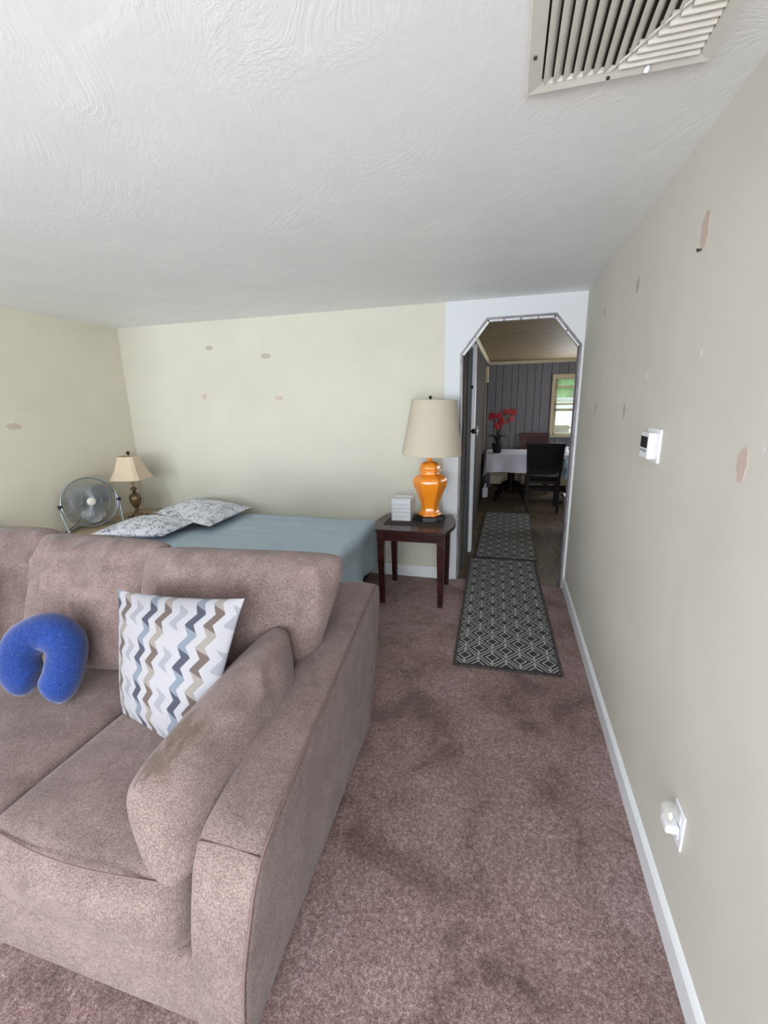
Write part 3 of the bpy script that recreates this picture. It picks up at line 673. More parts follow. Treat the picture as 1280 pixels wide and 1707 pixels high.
# loose pillows
o = tag(obj('throw_pillow', cushion([(-.705, .60, .445), (-.715, 1.24, .455), (-.775, 1.30, .775), (-.835, .655, .665)], .19, 50, 3.8, .42, -.02, .014, 7, .022, 31, .06), M['sofa_worn'], None, True), 'plump mauve grey pillow lying along the inside of the right sofa arm', 'pillow')
zp = tag(obj('throw_pillow', cushion([(-1.30, 1.06, .475), (-.86, .93, .465), (-.785, 1.13, .945), (-1.335, 1.165, .905)], .15, 36, 2.2, .62, .05, .006, 6, 0, 32), M['zig'], None, True), 'white pillow with grey and brown zigzag print on the sofa', 'pillow')
tag(obj('throw_pillow', cushion([(-2.46, .98, .48), (-2.07, 1.06, .48), (-2.10, 1.20, .88), (-2.48, 1.18, .88)], .14, 20, 2.2, .62, .05, .006, 6, 0, 33), M['darkpat'], None, True), 'dark grey pillow cut off by the left edge of the photo', 'pillow')

# neck pillow
bm = bmesh.new(); pts = []; rs = []
cen = Vector((-1.645, 1.075, .625)); hx_ = Vector((.90, .42, 0)).normalized(); uz = Vector((-.12, .28, .95)).normalized(); nv = hx_.cross(uz).normalized()
for k in range(49):
    s = k/48; a = R(-106)-R(334)*s
    p = cen+hx_*.078*math.cos(a)*1.08+uz*.098*math.sin(a)+uz*.010+nv*(.05*max(0, s-.70)/.30)
    if s > .8: p += uz*(-.045*(s-.8)/.2)+hx_*(.02*(s-.8)/.2)
    m_ = min(s, 1-s); e = math.sqrt(max(0, 1-(1-m_/.09)**2)) if m_ < .09 else 1
    pts.append(p); rs.append(max(.003, (.065+.005*math.sin(PI*s)+fold(p, 12, .004))*e))
tube(bm, pts, rs, 22)
npil = thing('neck_pillow', 'blue plush horseshoe neck pillow leaning on the middle sofa cushion', 'neck pillow', (cen.x, cen.y, .46))
obj('plush_ring', rel(bm, (cen.x, cen.y, .46)), M['blue'], npil, True, origin=(0, 0, 0))
bm = bmesh.new(); p = cen+uz*.155+hx_*.02; bx(bm, p.x-.02, p.x+.02, p.y-.002, p.y+.002, p.z+.004, p.z+.016); obj('care_tag', rel(bm, (cen.x, cen.y, .46)), M['white'], npil, origin=(0, 0, 0))
# ================================================================ BED
bed = thing('bed', 'low bed with blue grey comforter behind the sofa', 'bed', (-2.05, 2.86, 0))
bm = rbox((.94, .72, .045), .02, 6); obj('bed_base', rel(bm, (0, 0, -.105)), M['espresso'], bed, True, origin=(0, 0, 0))
for sx in (-.8, .85):
    for sy_ in (-.6, .6):
        bm = bmesh.new(); bx(bm, sx-.03, sx+.03, sy_-.03, sy_+.03, 0, .08, .004); obj('leg', bm, M['espresso'], bed, origin=(0, 0, 0))
bm = rbox((.95, .735, .14), .06, 8); obj('mattress', rel(bm, (0, 0, -.29)), M['mattress'], bed, True, origin=(0, 0, 0))
def cf(p):
    u, v = p.x/1.0, p.y/.77
    p.z += fold((p.x, p.y*1.5, 0), 3.5, .010)+fold((p.x*.6, p.y*3, 3), 6, .005)
    if p.z < .05:
        k = (.05-p.z)/.22
        if abs(u) > .9: p.x += math.copysign(.035*k+.02*k*math.sin(p.y*17), u)
        if v < -.9: p.y -= .03*k+.015*k*math.sin(p.x*15)
        p.z -= .015*math.sin(p.y*9+p.x*7)*k
    # quilted channels
    if p.z > .12:
        for q in (.28, .55, .8):
            d = abs(abs(u)-q) if abs(v) < q else 9
            p.z -= .009*math.exp(-(min(d, abs(abs(v)-q) if abs(u) < q else 9)/.028)**2)
    return p
bm = rbox((1.0, .765, .192), .06, 60, cf); obj('comforter', rel(bm, (0.01, .01, -.343)), M['comf'], bed, True, origin=(0, 0, 0))
def cyl_pillow(cs, T, label, sd):
    bm = cushion(cs, T, 34, 2.2, .7, .04, .010, 7, 0, sd); return tag(obj('bed_pillow', bm, M['floral'], None, True), label, 'pillow', 'floral bed pillows')
cyl_pillow([(-3.04, 2.50, .61), (-2.46, 2.60, .60), (-2.46, 3.00, .61), (-3.03, 3.02, .63)], .13, 'white floral pillow on the bed, the flatter one nearest the fan', 41)
cyl_pillow([(-2.98, 3.08, .64), (-2.27, 2.90, .60), (-2.30, 3.58, .60), (-2.93, 3.60, .66)], .15, 'plumper white floral pillow on the bed beside the back wall', 42)
# ================================================================ TAN CABINET in the corner
cb = thing('low_cabinet', 'low tan cabinet in the left corner under the fan and lamp', 'cabinet', (-3.35, 3.0, 0))
bm = bmesh.new(); bx(bm, -.27, .22, -.62, .64, .04, .495, .004); obj('body', bm, M['tan'], cb, origin=(0, 0, 0))
bm = bmesh.new(); bx(bm, -.283, .235, -.64, .655, .497, .52, .005); obj('top', bm, M['tan'], cb, origin=(0, 0, 0))
for k in range(2):
    y0 = -.60+.62*k; bm = bmesh.new(); bx(bm, .221, .236, y0, y0+.60, .07, .47, .003); dd = obj('door', bm, M['tan'], cb, origin=(0, 0, 0))
    bm = bmesh.new(); bmesh.ops.create_uvsphere(bm, u_segments=10, v_segments=6, radius=.012, matrix=Matrix.Translation((.246, y0+(.55 if k == 0 else .05), .30))); obj('knob', bm, M['bronze'], dd, True, origin=(0, 0, 0))
bm = bmesh.new(); bx(bm, -.26, .20, -.60, .62, 0, .04); obj('plinth', bm, M['espresso'], cb, origin=(0, 0, 0))
# ================================================================ FAN
fan = thing('floor_fan', 'round silver wire fan on tubular stand on the tan cabinet', 'fan', (-3.478, 2.925, .52), R(60))
FZ = .232; FR = .212; tilt = Matrix.Translation((0, 0, FZ)) @ Matrix.Rotation(R(-10), 4, 'X')
def ft(bm): bmesh.ops.transform(bm, matrix=tilt, verts=bm.verts); return bm
def circ(r, y, n=48): return [(r*math.cos(2*PI*k/n), y, r*math.sin(2*PI*k/n)) for k in range(n)]
bm = bmesh.new(); tube(bm, circ(FR, 0), .006, 8, closed=True); tube(bm, circ(FR-.004, .035), .004, 8, closed=True); obj('rim', ft(bm), M['chrome'], fan, True, origin=(0, 0, 0))
bm = bmesh.new()
for k in range(90):
    a = 2*PI*k/90; c, s = math.cos(a), math.sin(a); a2 = a+.12; c2, s2 = math.cos(a2), math.sin(a2)
    tube(bm, [(.03*c, -.052, .03*s), (.11*c2, -.052, .11*s2), (.175*c2, -.040, .175*s2), (FR*c2, 0, FR*s2)], .0014, 4, cap=False)
for r_i, y in ((.075, -.053), (.14, -.049)): tube(bm, circ(r_i, y), .0014, 5, closed=True)
g = obj('front_guard', ft(bm), M['wire'], fan, True, origin=(0, 0, 0)); g['kind'] = 'stuff'
bm = bmesh.new()
for k in range(48):
    a = 2*PI*k/48; c, s = math.cos(a), math.sin(a); tube(bm, [(.04*c, .085, .04*s), (.15*c, .080, .15*s), (FR*c, .035, FR*s)], .0012, 4, cap=False)
for r_i, y in ((.09, .084), (.15, .080)): tube(bm, circ(r_i, y), .0014, 5, closed=True)
g = obj('rear_guard', ft(bm), M['wire'], fan, True, origin=(0, 0, 0)); g['kind'] = 'stuff'
bm = bmesh.new(); lathe(bm, [(.001, -.060), (.030, -.060), (.034, -.055), (.034, -.050), (.001, -.050)], 28)
bmesh.ops.rotate(bm, verts=bm.verts, cent=(0, 0, 0), matrix=Matrix.Rotation(R(-90), 3, 'X')); bmesh.ops.transform(bm, matrix=Matrix.Scale(-1, 4, (0, 1, 0)) if False else Matrix.Identity(4), verts=bm.verts)
obj('hub_badge', ft(bm), M['hubcap'], fan, True, origin=(0, 0, 0))
bm = bmesh.new(); lathe(bm, [(.02, -.02), (.034, .0), (.05, .03), (.055, .09), (.04, .125), (.01, .13)], 24)
bmesh.ops.rotate(bm, verts=bm.verts, cent=(0, 0, 0), matrix=Matrix.Rotation(R(-90), 3, 'X')); obj('motor', ft(bm), M['motor'], fan, True, origin=(0, 0, 0))
for k, ang in enumerate((32, 152, 272)):
    bm = bmesh.new(); n, m = 8, 10; gg = {}
    for i in range(n+1):
        for j in range(m+1):
            r = .035+.150*i/n; wdt = R(18+26*math.sin(PI*min(1, i/n*.85+.1))); a = R(ang)+wdt*(j/m-.5)*2; q = 1 if i < n else 1-.10*(abs(j/m-.5)*2)**2
            gg[i, j] = [bm.verts.new((r*q*math.cos(a), yy-.018*(j/m-.5)*2-.006, r*q*math.sin(a))) for yy in (0, .0015)]
    for i in range(n):
        for j in range(m):
            for s in (0, 1): bm.faces.new([gg[a][s] for a in ((i, j), (i+1, j), (i+1, j+1), (i, j+1))][::1 if s == 0 else -1])
    obj('blade', ft(bm), M['blade'], fan, True, origin=(0, 0, 0))
bm = bmesh.new(); yb = -.0
tube(bm, [(-.222, 0, FZ-.02), (-.222, -.01, FZ-.07), (-.215, -.04, .10), (-.205, -.09, .015), (-.20, -.11, .010), (-.19, -.06, .010), (-.10, .09, .010), (.10, .09, .010), (.19, -.06, .010), (.20, -.11, .010), (.205, -.09, .015), (.215, -.04, .10), (.222, -.01, FZ-.07), (.222, 0, FZ-.02)], .009, 10)
obj('stand', bm, M['chrome'], fan, True, origin=(0, 0, 0))
for s in (-1, 1):
    bm = bmesh.new(); tube(bm, [(s*.205, 0, FZ-.01), (s*.236, 0, FZ-.01)], .014, 12); obj('pivot_knob', bm, M['motor'], fan, True, origin=(0, 0, 0))
bm = bmesh.new(); tube(bm, [(-.02, .12, FZ-.03), (-.05, .10, .12), (-.12, .03, .05), (-.25, -.10, .006), (-.30, -.22, .006)], .003, 6); obj('power_cord', bm, M['cord'], fan, True, origin=(0, 0, 0))
# ================================================================ SMALL BRONZE LAMP
l2 = thing('table_lamp', 'small bronze urn lamp with square ivory bell shade in the corner', 'lamp', (-3.37, 3.30, .52), R(12))
bm = bmesh.new(); poly_prism(bm, [(-.062, -.05), (-.05, -.062), (.05, -.062), (.062, -.05), (.062, .05), (.05, .062), (-.05, .062), (-.062, .05)], .008, .022, .003)
for sx in (-1, 1):
    for s_ in (-1, 1): bmesh.ops.create_uvsphere(bm, u_segments=10, v_segments=6, radius=.013, matrix=Matrix.Translation((sx*.055, s_*.055, .013)))
lathe(bm, [(.052, .02), (.05, .03), (.03, .045), (.022, .06), (.018, .068)], 20); obj('base', bm, M['bronze'], l2, True, origin=(0, 0, 0))
bm = bmesh.new(); lathe(bm, [(.014, .066), (.02, .075), (.012, .085), (.02, .10), (.040, .135), (.049, .170), (.050, .195), (.042, .218), (.024, .232), (.020, .238)], 64, fl=lambda a, z: 1+.05*math.cos(16*a)*(1 if .09 < z < .22 else 0))
obj('urn', bm, M['bronze'], l2, True, origin=(0, 0, 0))
bm = bmesh.new(); lathe(bm, [(.014, .236), (.013, .262), (.028, .275), (.032, .282), (.016, .290), (.010, .30), (.009, .34), (.009, .36)], 20); obj('neck', bm, M['bronze'], l2, True, origin=(0, 0, 0))
def sq_shade(prof, corner=.22):
    bm = bmesh.new(); rings = []
    for (r, z) in prof:
        c = r*corner; rings.append([bm.verts.new((x, y, z)) for x, y in ((-r+c, -r), (r-c, -r), (r, -r+c), (r, r-c), (r-c, r), (-r+c, r), (-r, r-c), (-r, -r+c))])
    for A, B in zip(rings, rings[1:]):
        for k in range(8): bm.faces.new((A[k], A[(k+1) % 8], B[(k+1) % 8], B[k]))
    return bm
outer = [(.150, .375), (.135, .40), (.112, .445), (.096, .495), (.084, .54), (.076, .585)]
bm = sq_shade(outer+[(r-.002, z) for r, z in outer[::-1]]); obj('lamp_shade', bm, M['shade2'], l2, origin=(0, 0, 0))
bm = bmesh.new(); tube(bm, [(0, 0, .355), (.05, 0, .40), (.055, 0, .52), (0, 0, .60)], .0018, 6); tube(bm, [(0, 0, .355), (-.05, 0, .40), (-.055, 0, .52), (0, 0, .60)], .0018, 6); obj('harp', bm, M['bronze'], l2, True, origin=(0, 0, 0))
bm = bmesh.new(); lathe(bm, [(.003, .590), (.005, .600), (.014, .606), (.018, .616), (.012, .628), (.003, .632)], 14); obj('finial', bm, M['finial'], l2, True, origin=(0, 0, 0))
# dark chair far left
dc = thing('armchair', 'dark brown armchair mostly hidden behind the sofa at left', 'chair', (-3.35, 1.90, 0), 0)
bm = rbox((.24, .27, .14), .03, 6); obj('seat', rel(bm, (0, 0, -.24)), M['seatpad'], dc, True, origin=(0, 0, 0))
bm = rbox((.05, .29, .33), .03, 8); obj('backrest', rel(bm, (.235, 0, -.44)), M['seatpad'], dc, True, origin=(0, 0, 0))
for s in (-1, 1):
    bm = rbox((.20, .035, .12), .02, 4); obj('arm', rel(bm, (0, -s*.26, -.46)), M['seatpad'], dc, True, origin=(0, 0, 0))
    for q in (-.2, .2): bm = bmesh.new(); bx(bm, q-.02, q+.02, s*.22-.02, s*.22+.02, 0, .11); obj('leg', bm, M['espresso'], dc, origin=(0, 0, 0))
# ================================================================ END TABLE
TZ = .612
et = thing('end_table', 'dark mahogany end table with curved sides beside the arch', 'table', (-.668, 3.325, 0), R(1.5))
HWX, HWY = .262, .262
pts = []
for k in range(13): s = k/12; pts.append((-HWX-.003+2*(HWX+.003)*s, -HWY-.012*math.sin(PI*s)))
for k in range(1, 12): s = k/12; pts.append((HWX+.003+.052*math.sin(PI*s), -HWY+2*HWY*s))
for k in range(13): s = k/12; pts.append((HWX+.003-2*(HWX+.003)*s, HWY+.0*math.sin(PI*s)))
for k in range(1, 12): s = k/12; pts.append((-HWX-.003-.052*math.sin(PI*s), HWY-2*HWY*s))
bm = bmesh.new(); poly_prism(bm, pts, TZ-.026, TZ, .006); obj('tabletop', bm, M['darkwood'], et, origin=(0, 0, 0))
bm = bmesh.new()
for s in (-1, 1):
    bx(bm, -.20, .20, s*.232-.011, s*.232+.011, TZ-.095, TZ-.026); bx(bm, s*.232-.011, s*.232+.011, -.20, .20, TZ-.095, TZ-.026)
obj('apron', bm, M['darkwood'], et, origin=(0, 0, 0))
for sx in (-1, 1):
    for s_ in (-1, 1):
        bm = bmesh.new(); cx_, cy_ = sx*.228, s_*.228
        def sq(h, z): return [bm.verts.new((cx_+a*h, cy_+b*h, z)) for a, b in ((-1, -1), (1, -1), (1, 1), (-1, 1))]
        rg = [sq(h, z) for h, z in ((.019, 0), (.027, .45), (.027, .488), (.024, .490), (.024, .496), (.029, .498), (.029, TZ-.026))]
        bm.faces.new(rg[0][::-1]); bm.faces.new(rg[-1])
        for A, B in zip(rg, rg[1:]):
            for k in range(4): bm.faces.new((A[k], A[(k+1) % 4], B[(k+1) % 4], B[k]))
        obj('leg', bm, M['darkwood'], et, origin=(0, 0, 0))
bm = bmesh.new(); poly_prism(bm, [(-.235, -.145), (.235, -.145), (.215, .17), (-.225, .17)], 0, .004); pm = obj('placemat', bm, M['runner'], None, False, (0, 0, 0)); pm.location = (-.668, 3.35, TZ+.0005)
pm.rotation_euler[2] = R(1); tag(pm, 'dark grey placemat under the orange lamp on the end table', 'placemat')
# orange lamp
l1 = thing('table_lamp', 'orange glazed ginger-jar lamp with large beige drum shade', 'lamp', (-.562, 3.37, TZ+.0046), R(8))
hexf = lambda a, z: 1/ math.cos(((a+PI/6) % (PI/3))-PI/6) if True else 1
def hexl(prof, n=48, rnd=0.0):
    bm = bmesh.new(); lathe(bm, prof, n, fl=lambda a, z: (1-rnd)*.93/math.cos(((a) % (PI/3))-PI/6)+rnd); return bm
bm = hexl([(.090, 0), (.094, .004), (.094, .020), (.100, .022), (.100, .042), (.092, .047)], 48); obj('plinth', bm, M['blackbase'], l1, origin=(0, 0, 0))
body = [(.086, .048), (.088, .056), (.078, .066), (.066, .085), (.062, .11), (.066, .14), (.080, .185), (.100, .235), (.116, .275), (.124, .305), (.124, .325), (.116, .345), (.098, .362), (.078, .371), (.070, .376), (.068, .395), (.070, .398)]
bm = hexl(body, 96, .10); ob = obj('jar_body', bm, M['orange'], l1, True, origin=(0, 0, 0))
bm = hexl([(.070, .398), (.084, .401), (.087, .405), (.076, .411), (.074, .425), (.070, .445), (.058, .460), (.036, .470), (.018, .475)], 96, .12); obj('jar_lid', bm, M['orange'], l1, True, origin=(0, 0, 0))
bm = bmesh.new(); lathe(bm, [(.012, .472), (.012, .482), (.021, .492), (.023, .503), (.018, .515), (.008, .522)], 20); obj('lid_knob', bm, M['orange'], l1, True, origin=(0, 0, 0))
bm = bmesh.new(); lathe(bm, [(.006, .512), (.006, .60), (.014, .605), (.014, .66), (.006, .665)], 16); tube(bm, [(0, 0, .60), (.06, 0, .66), (.06, 0, .85), (0, 0, .93)], .002, 6); tube(bm, [(0, 0, .60), (-.06, 0, .66), (-.06, 0, .85), (0, 0, .93)], .002, 6); obj('harp', bm, M['bronze'], l1, True, origin=(0, 0, 0))
sh_ = Matrix.Translation((.012, 0, .527)) @ Matrix.Scale(1.02, 4, (1, 0, 0)) @ Matrix.Scale(.97, 4, (0, 0, 1)) @ Matrix.Rotation(R(2.0), 4, 'Y')
bm = bmesh.new(); lathe(bm, [(.222, 0), (.224, .004), (.223, .012), (.166, .408), (.167, .42), (.165, .423), (.163, .42), (.163, .408), (.220, .012), (.220, 0), (.222, 0)], 64, caps=False)
bmesh.ops.transform(bm, matrix=sh_, verts=bm.verts); obj('lamp_shade', bm, M['shade'], l1, True, origin=(0, 0, 0))
bm = bmesh.new(); lathe(bm, [(.004, .925), (.005, .94), (.008, .943)], 12, (-.0, 0, 0)); bmesh.ops.create_uvsphere(bm, u_segments=16, v_segments=10, radius=.013, matrix=Matrix.Translation((0, 0, .953))); obj('finial', bm, M['finial'], l1, True, origin=(0, 0, 0))
# clear case with white papers
cs_ = thing('acrylic_organizer', 'clear case holding five stacked white boxes on the end table', 'organizer', (-.785, 3.37, TZ+.0046), R(2))
for k in range(5):
    bm = bmesh.new(); z0 = .004+k*.033; bx(bm, -.072, .072, -.06, .06, z0, z0+.0285, .003); w_ = obj('white_box', bm, M['paper'], cs_, origin=(0, 0, 0))
    bm = bmesh.new(); bx(bm, -.0725, .0725, -.061, -.058, z0+.0195, z0+.021); obj('lid_line', bm, M['paperline'], w_, origin=(0, 0, 0))
bm = bmesh.new()
for s in (-1, 1): bx(bm, s*.077-.0015, s*.077+.0015, -.065, .065, 0, .182)
bx(bm, -.077, .077, -.065, -.062, 0, .182); bx(bm, -.077, .077, .062, .065, 0, .182); bx(bm, -.077, .077, -.065, .065, 0, .003); obj('clear_case', bm, M['acryl'], cs_, origin=(0, 0, 0))
# ================================================================ HALL / DINING
sw = thing('light_switch', 'small white switch on the left wall of the hall', 'switch', (HX, 5.56, 1.12))
bm = bmesh.new(); bx(bm, 0, .006, -.035, .035, 0, .115, .002); obj('cover_plate', bm, M['white'], sw, origin=(0, 0, 0))
bm = bmesh.new(); bx(bm, .006, .022, -.006, .006, .045, .07, .001); obj('toggle', bm, M['white'], sw, origin=(0, 0, 0))
bb = thing('wall_chime', 'cream box with hanging cord high on the hall wall', 'chime', (HX, 7.3, 1.80))
bm = bmesh.new(); bx(bm, 0, .045, -.07, .07, 0, .24, .006); obj('box', bm, M['cream'], bb, origin=(0, 0, 0))
bm = bmesh.new(); tube(bm, [(.01, .03, 0), (.012, .03, -.4), (.016, .05, -.8), (.01, .06, -1.05)], .004, 6); obj('cord', bm, M['cream'], bb, True, origin=(0, 0, 0))
ht = thing('baseboard_heater', 'long cream baseboard heater under the dining window', 'heater', (.95, KY1, 0))
bm = bmesh.new(); bx(bm, -1.2, 1.2, -.075, 0, .07, .26, .008); obj('cover', bm, M['cream'], ht, origin=(0, 0, 0))
bm = bmesh.new(); bx(bm, -1.18, 1.18, -.06, -.01, .0, .07); obj('fins', bm, M['duct'], ht, origin=(0, 0, 0))
bm = bmesh.new(); bx(bm, -1.19, 1.19, -.079, -.075, .225, .235); obj('slot', bm, M['duct'], ht, origin=(0, 0, 0))
dt = thing('dining_table', 'dark pedestal dining table in the far room', 'table', (.62, 7.16, 0))
bm = bmesh.new(); bx(bm, -.89, .89, -.35, .35, .70, .735, .01); obj('tabletop', bm, M['espresso'], dt, origin=(0, 0, 0))
for s in (-1, 1):
    bm = bmesh.new(); lathe(bm, [(.10, .12), (.10, .16), (.06, .20), (.05, .35), (.075, .5), (.06, .6), (.11, .66), (.12, .70)], 20, (s*.52, 0, 0)); pd = obj('pedestal', bm, M['espresso'], dt, True, origin=(0, 0, 0))
    for q in range(4):
        a = PI/4+q*PI/2; c, s2 = math.cos(a), math.sin(a); bm = bmesh.new(); tube(bm, [(s*.52+.05*c, .05*s2, .26), (s*.52+.16*c, .16*s2, .22), (s*.52+.27*c, .27*s2, .07), (s*.52+.33*c, .33*s2, .03)], [.035, .032, .028, .03], 8); obj('foot', bm, M['espresso'], pd, True, origin=(0, 0, 0))
bm = bmesh.new(); bx(bm, -.5, .5, -.03, .03, .14, .19); obj('stretcher', bm, M['espresso'], dt, origin=(0, 0, 0))
# tablecloth: top + wavy skirt
bm = bmesh.new(); N = 120; loop = []
cxs, cys, hx, hy = .63, 7.16, .905, .36
per = 4*(hx+hy)
for k in range(N):
    s = k/N*per
    if s < 2*hx: p = (-hx+s, -hy); nn = (0, -1)
    elif s < 2*hx+2*hy: p = (hx, -hy+s-2*hx); nn = (1, 0)
    elif s < 4*hx+2*hy: p = (hx-(s-2*hx-2*hy), hy); nn = (0, 1)
    else: p = (-hx, hy-(s-4*hx-2*hy)); nn = (-1, 0)
    loop.append((p, nn, s))
rows = []
for j in range(7):
    t = j/6; row = []
    for p, nn, s in loop:
        z = .742-.31*t+(.05*t*math.sin(s*2.1+1)); o_ = .012+.022*t*(1+math.sin(s*14+2*math.sin(s*3)))
        row.append(bm.verts.new((cxs+p[0]+nn[0]*o_, cys+p[1]+nn[1]*o_, z)))
    rows.append(row)
for A, B in zip(rows, rows[1:]):
    for k in range(N): bm.faces.new((A[k], A[(k+1) % N], B[(k+1) % N], B[k]))
bm.faces.new(rows[0])
o = tag(obj('tablecloth', bm, M['cloth'], None, False), 'pale grey tablecloth hanging over the far dining table', 'tablecloth')
md = o.modifiers.new('solid', 'SOLIDIFY'); md.thickness = .003; md.offset = 1
def chair(loc, rz, label, mats):
    t = thing('dining_chair', label, 'chair', loc, rz, 'dining chairs')
    fm, pm_ = mats
    for sx in (-1, 1):
        bm = bmesh.new(); pts = [(sx*.20, -.225, 0), (sx*.20, -.205, .25), (sx*.20, -.20, .46), (sx*.215, -.215, .72), (sx*.225, -.25, .955)]
        prev = None
        for p in pts:
            r = [bm.verts.new((p[0]+a*.018, p[1]+b*.018, p[2])) for a, b in ((-1, -1), (1, -1), (1, 1), (-1, 1))]
            if prev:
                for k in range(4): bm.faces.new((prev[k], prev[(k+1) % 4], r[(k+1) % 4], r[k]))
            else: bm.faces.new(r[::-1])
            prev = r
        bm.faces.new(prev); obj('leg', bm, fm, t, origin=(0, 0, 0))
        bm = bmesh.new(); bx(bm, sx*.205-.02, sx*.205+.02, .19, .23, 0, .42, .003); obj('leg', bm, fm, t, origin=(0, 0, 0))
    bm = bmesh.new(); bx(bm, -.225, .225, -.20, .23, .40, .45, .005); obj('seat_frame', bm, fm, t, origin=(0, 0, 0))
    bm = rbox((.215, .205, .03), .025, 4); obj('seat', rel(bm, (0, -.02, -.475)), pm_, t, True, origin=(0, 0, 0))
    sh = Matrix(((1, 0, 0, 0), (0, 1, -.10, -.15), (0, 0, 1, 0), (0, 0, 0, 1)))
    bm = bmesh.new(); bx(bm, -.205, .205, -.014, .014, .58, .93, .005, sh); obj('back_panel', bm, pm_, t, origin=(0, 0, 0))
    bm = bmesh.new(); bx(bm, -.25, .25, -.02, .02, .915, .965, .008, sh); obj('top_rail', bm, fm, t, origin=(0, 0, 0)); bm = bmesh.new(); bx(bm, -.21, .21, -.017, .017, .56, .60, .003, sh); obj('lower_rail', bm, fm, t, origin=(0, 0, 0))
    return t
chair((.515, 6.51, 0), 0, 'dark dining chair with its back to the hall, in front of the table', (M['espresso'], M['seatpad']))
chair((.46, 7.815, 0), PI, 'red-brown dining chair on the far side of the table by the wall', (M['redwood'], M['redwood']))
bm = cushion([(.84, 6.735, .40), (1.02, 6.735, .40), (1.02, 6.735, .70), (.80, 6.735, .70)], .03, 12, 2, .6, .05, .004, 8, 0, 3)
bm2 = obj('folded_cloth', bm, M['bluecloth'], None, True); tag(bm2, 'blue and white patterned cloth hanging by the right end of the table', 'cloth')
# orchid
orc = thing('potted_orchid', 'red artificial orchid in a black pot on the left end of the dining table', 'plant', (-.13, 7.0, .7455))
bm = bmesh.new(); lathe(bm, [(.055, 0), (.062, .01), (.075, .12), (.082, .125), (.078, .14), (.06, .135)], 18); obj('pot', bm, M['pot'], orc, True, origin=(0, 0, 0))
rnd = random.Random(5)
for k, (dx, dy, hh) in enumerate(((-.06, 0, .50), (.02, .02, .58), (.12, -.01, .60))):
    bm = bmesh.new(); tube(bm, [(dx*.1, dy*.1, .13), (dx*.2, dy*.3, .32), (dx*.5, dy*.6, hh-.05), (dx*1.3, dy, hh)], .008, 6); obj('stem', bm, M['green'], orc, True, origin=(0, 0, 0))
for k in range(6):
    a = k*PI/3+.3; bm = bmesh.new(); L_ = .16; n = 6; pr = None
    for j in range(n+1):
        s = j/n; wd = .026*math.sin(PI*(s*.9+.08)); cx_ = L_*s*math.cos(a); cyy = L_*s*math.sin(a); z = .13+.14*math.sin(s*2.4)
        r = [bm.verts.new((cx_-wd*math.sin(a)*q, cyy+wd*math.cos(a)*q, z+.006*(abs(q) == 1))) for q in (-1, 0, 1)]+[bm.verts.new((cx_, cyy, z-.004))]
        if pr:
            for q in range(4): bm.faces.new((pr[q], pr[(q+1) % 4], r[(q+1) % 4], r[q]))
        pr = r
    obj('leaf', bm, M['green'], orc, True, origin=(0, 0, 0))
for k in range(24):
    if k < 17: c = Vector((-.03+rnd.uniform(-.10, .10), rnd.uniform(-.05, .05), .50+rnd.uniform(-.11, .09)))
    else: c = Vector((.13+rnd.uniform(-.06, .09), rnd.uniform(-.04, .04), .52+rnd.uniform(-.10, .10)+.0))
    if k in (20, 22): c = Vector((.20+.03*(k-21), -.01, .615))
    bm = bmesh.new(); q = Quaternion((rnd.random(), rnd.random(), rnd.random(), rnd.random())).normalized() if False else Matrix.Rotation(rnd.uniform(-.7, .7), 3, 'X') @ Matrix.Rotation(rnd.uniform(-.7, .7), 3, 'Z')
    cv = bm.verts.new(c+q @ Vector((0, -.006, 0)))
    for i in range(5):
        a = i*2*PI/5; pts = [Vector((.016*math.cos(a-.45), 0, .016*math.sin(a-.45))), Vector((.040*math.cos(a-.32), -.010, .040*math.sin(a-.32))), Vector((.046*math.cos(a), -.014, .046*math.sin(a))), Vector((.040*math.cos(a+.32), -.010, .040*math.sin(a+.32))), Vector((.016*math.cos(a+.45), 0, .016*math.sin(a+.45)))]
        vs = [bm.verts.new(c+q @ p) for p in pts]; vb = [bm.verts.new(c+q @ (p+Vector((0, .003, 0)))) for p in pts]
        bm.faces.new([cv]+vs); bm.faces.new(vb)
        for j in range(4): bm.faces.new((vs[j], vs[j+1], vb[j+1], vb[j]))
    obj('flower', bm, M['red'], orc, True, origin=(0, 0, 0))
jg = thing('plastic_jug', 'small white plastic jug on the floor under the left end of the table', 'jug', (-.295, 7.22, -.004))
bm = rbox((.045, .05, .085), .02, 3); obj('body', rel(bm, (0, 0, -.085)), M['white'], jg, True, origin=(0, 0, 0))
bm = bmesh.new(); lathe(bm, [(.025, .165), (.018, .20), (.018, .225)], 12); obj('cap', bm, M['white'], jg, True, origin=(0, 0, 0))
cup = thing('coffee_mug', 'white mug on the right part of the dining table', 'mug', (.86, 7.1, .7455))
bm = bmesh.new(); lathe(bm, [(.034, 0), (.038, .004), (.040, .09), (.037, .09), (.034, .008), (.001, .008)], 18); obj('body', bm, M['white'], cup, True, origin=(0, 0, 0))
bm = bmesh.new(); tube(bm, [(.038, 0, .075), (.062, 0, .07), (.066, 0, .04), (.039, 0, .02)], .005, 8); obj('handle', bm, M['white'], cup, True, origin=(0, 0, 0))
bn = thing('waste_bin', 'light grey round-cornered bin on the floor just beyond the archway at right', 'bin', (.86, 5.35, -.004))
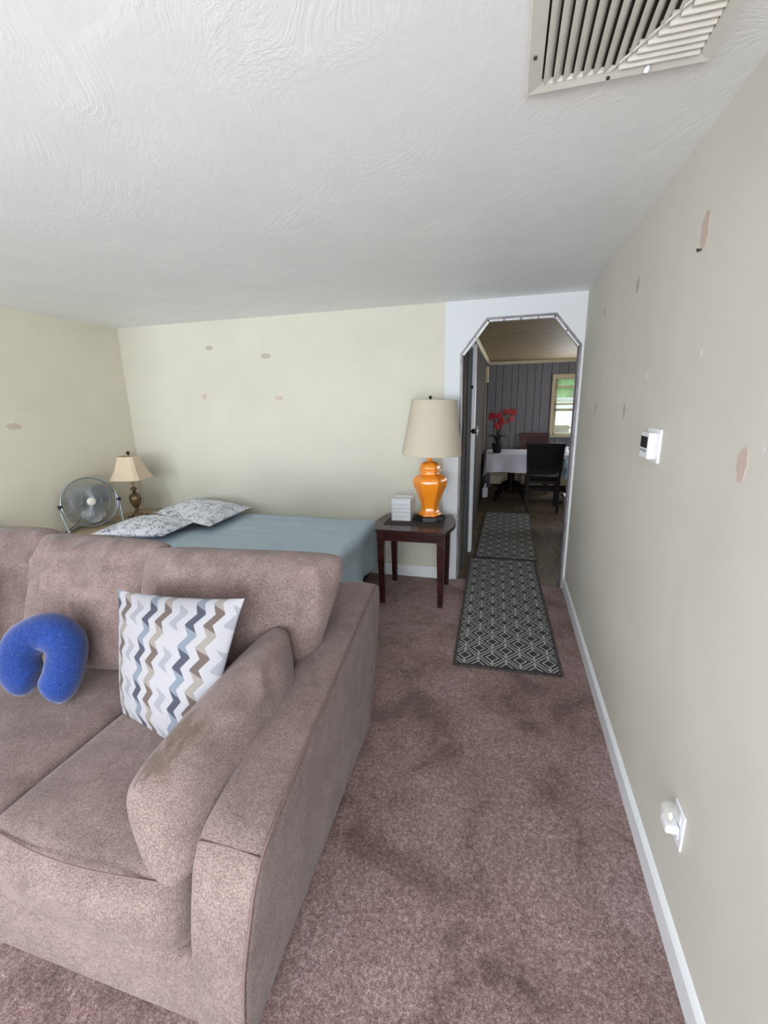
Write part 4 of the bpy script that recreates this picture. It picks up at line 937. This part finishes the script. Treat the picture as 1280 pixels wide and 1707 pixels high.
bm = rbox((.16, .16, .21), .05, 4, lambda p: Vector((p.x*(1+.2*(p.z+.21)), p.y*(1+.2*(p.z+.21)), p.z))); obj('body', rel(bm, (0, 0, -.21)), M['jamb'], bn, True, origin=(0, 0, 0))
bm = rbox((.185, .185, .012), .01, 2); obj('lid', rel(bm, (0, 0, -.432)), M['grey'], bn, True, origin=(0, 0, 0))
# ================================================================ OUTSIDE
struct(box('ground', -9, 9, KY1+.3, 26, -.4, -.3, M['lawn']))
hs = thing('garden_shed', 'low white sided building seen through the dining window', 'shed', (2.6, 16.2, -.3))
bm = bmesh.new(); bx(bm, -2.5, 2.5, 0, 2.0, 0, 1.75); obj('wall', bm, M['siding'], hs, origin=(0, 0, 0))
bm = bmesh.new(); bx(bm, -2.7, 2.7, -.2, 2.2, 1.752, 1.84, .02); obj('roof', bm, M['grey'], hs, origin=(0, 0, 0))
gb = thing('storage_box', 'dark box outside in front of the white building', 'box', (1.50, 14.6, -.3))
bm = bmesh.new(); bx(bm, -.30, .30, -.25, .25, 0, .95, .02); obj('body', bm, M['motor'], gb, origin=(0, 0, 0))
bm = bmesh.new(); bx(bm, -.33, .33, -.28, .28, .952, 1.02, .02); obj('lid', bm, M['duct'], gb, origin=(0, 0, 0))
tr = thing('tree', 'bright green tree rising behind the white building outside', 'tree', (2.6, 21.5, -.3))
for k in range(7):
    bm = bmesh.new(); bmesh.ops.create_icosphere(bm, subdivisions=4, radius=1.3)
    for v in bm.verts: v.co = v.co*(1+.45*noise.noise(v.co*1.6+Vector((k*3, 0, 0)))+.22*noise.noise(v.co*6)); v.co += Vector((2.1*math.cos(k*2.4)*(k > 0), 1.0*math.sin(k*2.4), 3.2+.8*math.sin(k*1.7)))
    obj('foliage', bm, M['foliage'], tr, True, origin=(0, 0, 0))
bm = bmesh.new(); tube(bm, [(0, 0, 0), (.05, 0, 2.6)], [.2, .12], 8); obj('trunk', bm, M['redwood'], tr, True, origin=(0, 0, 0))
print('built', len(bpy.data.objects))
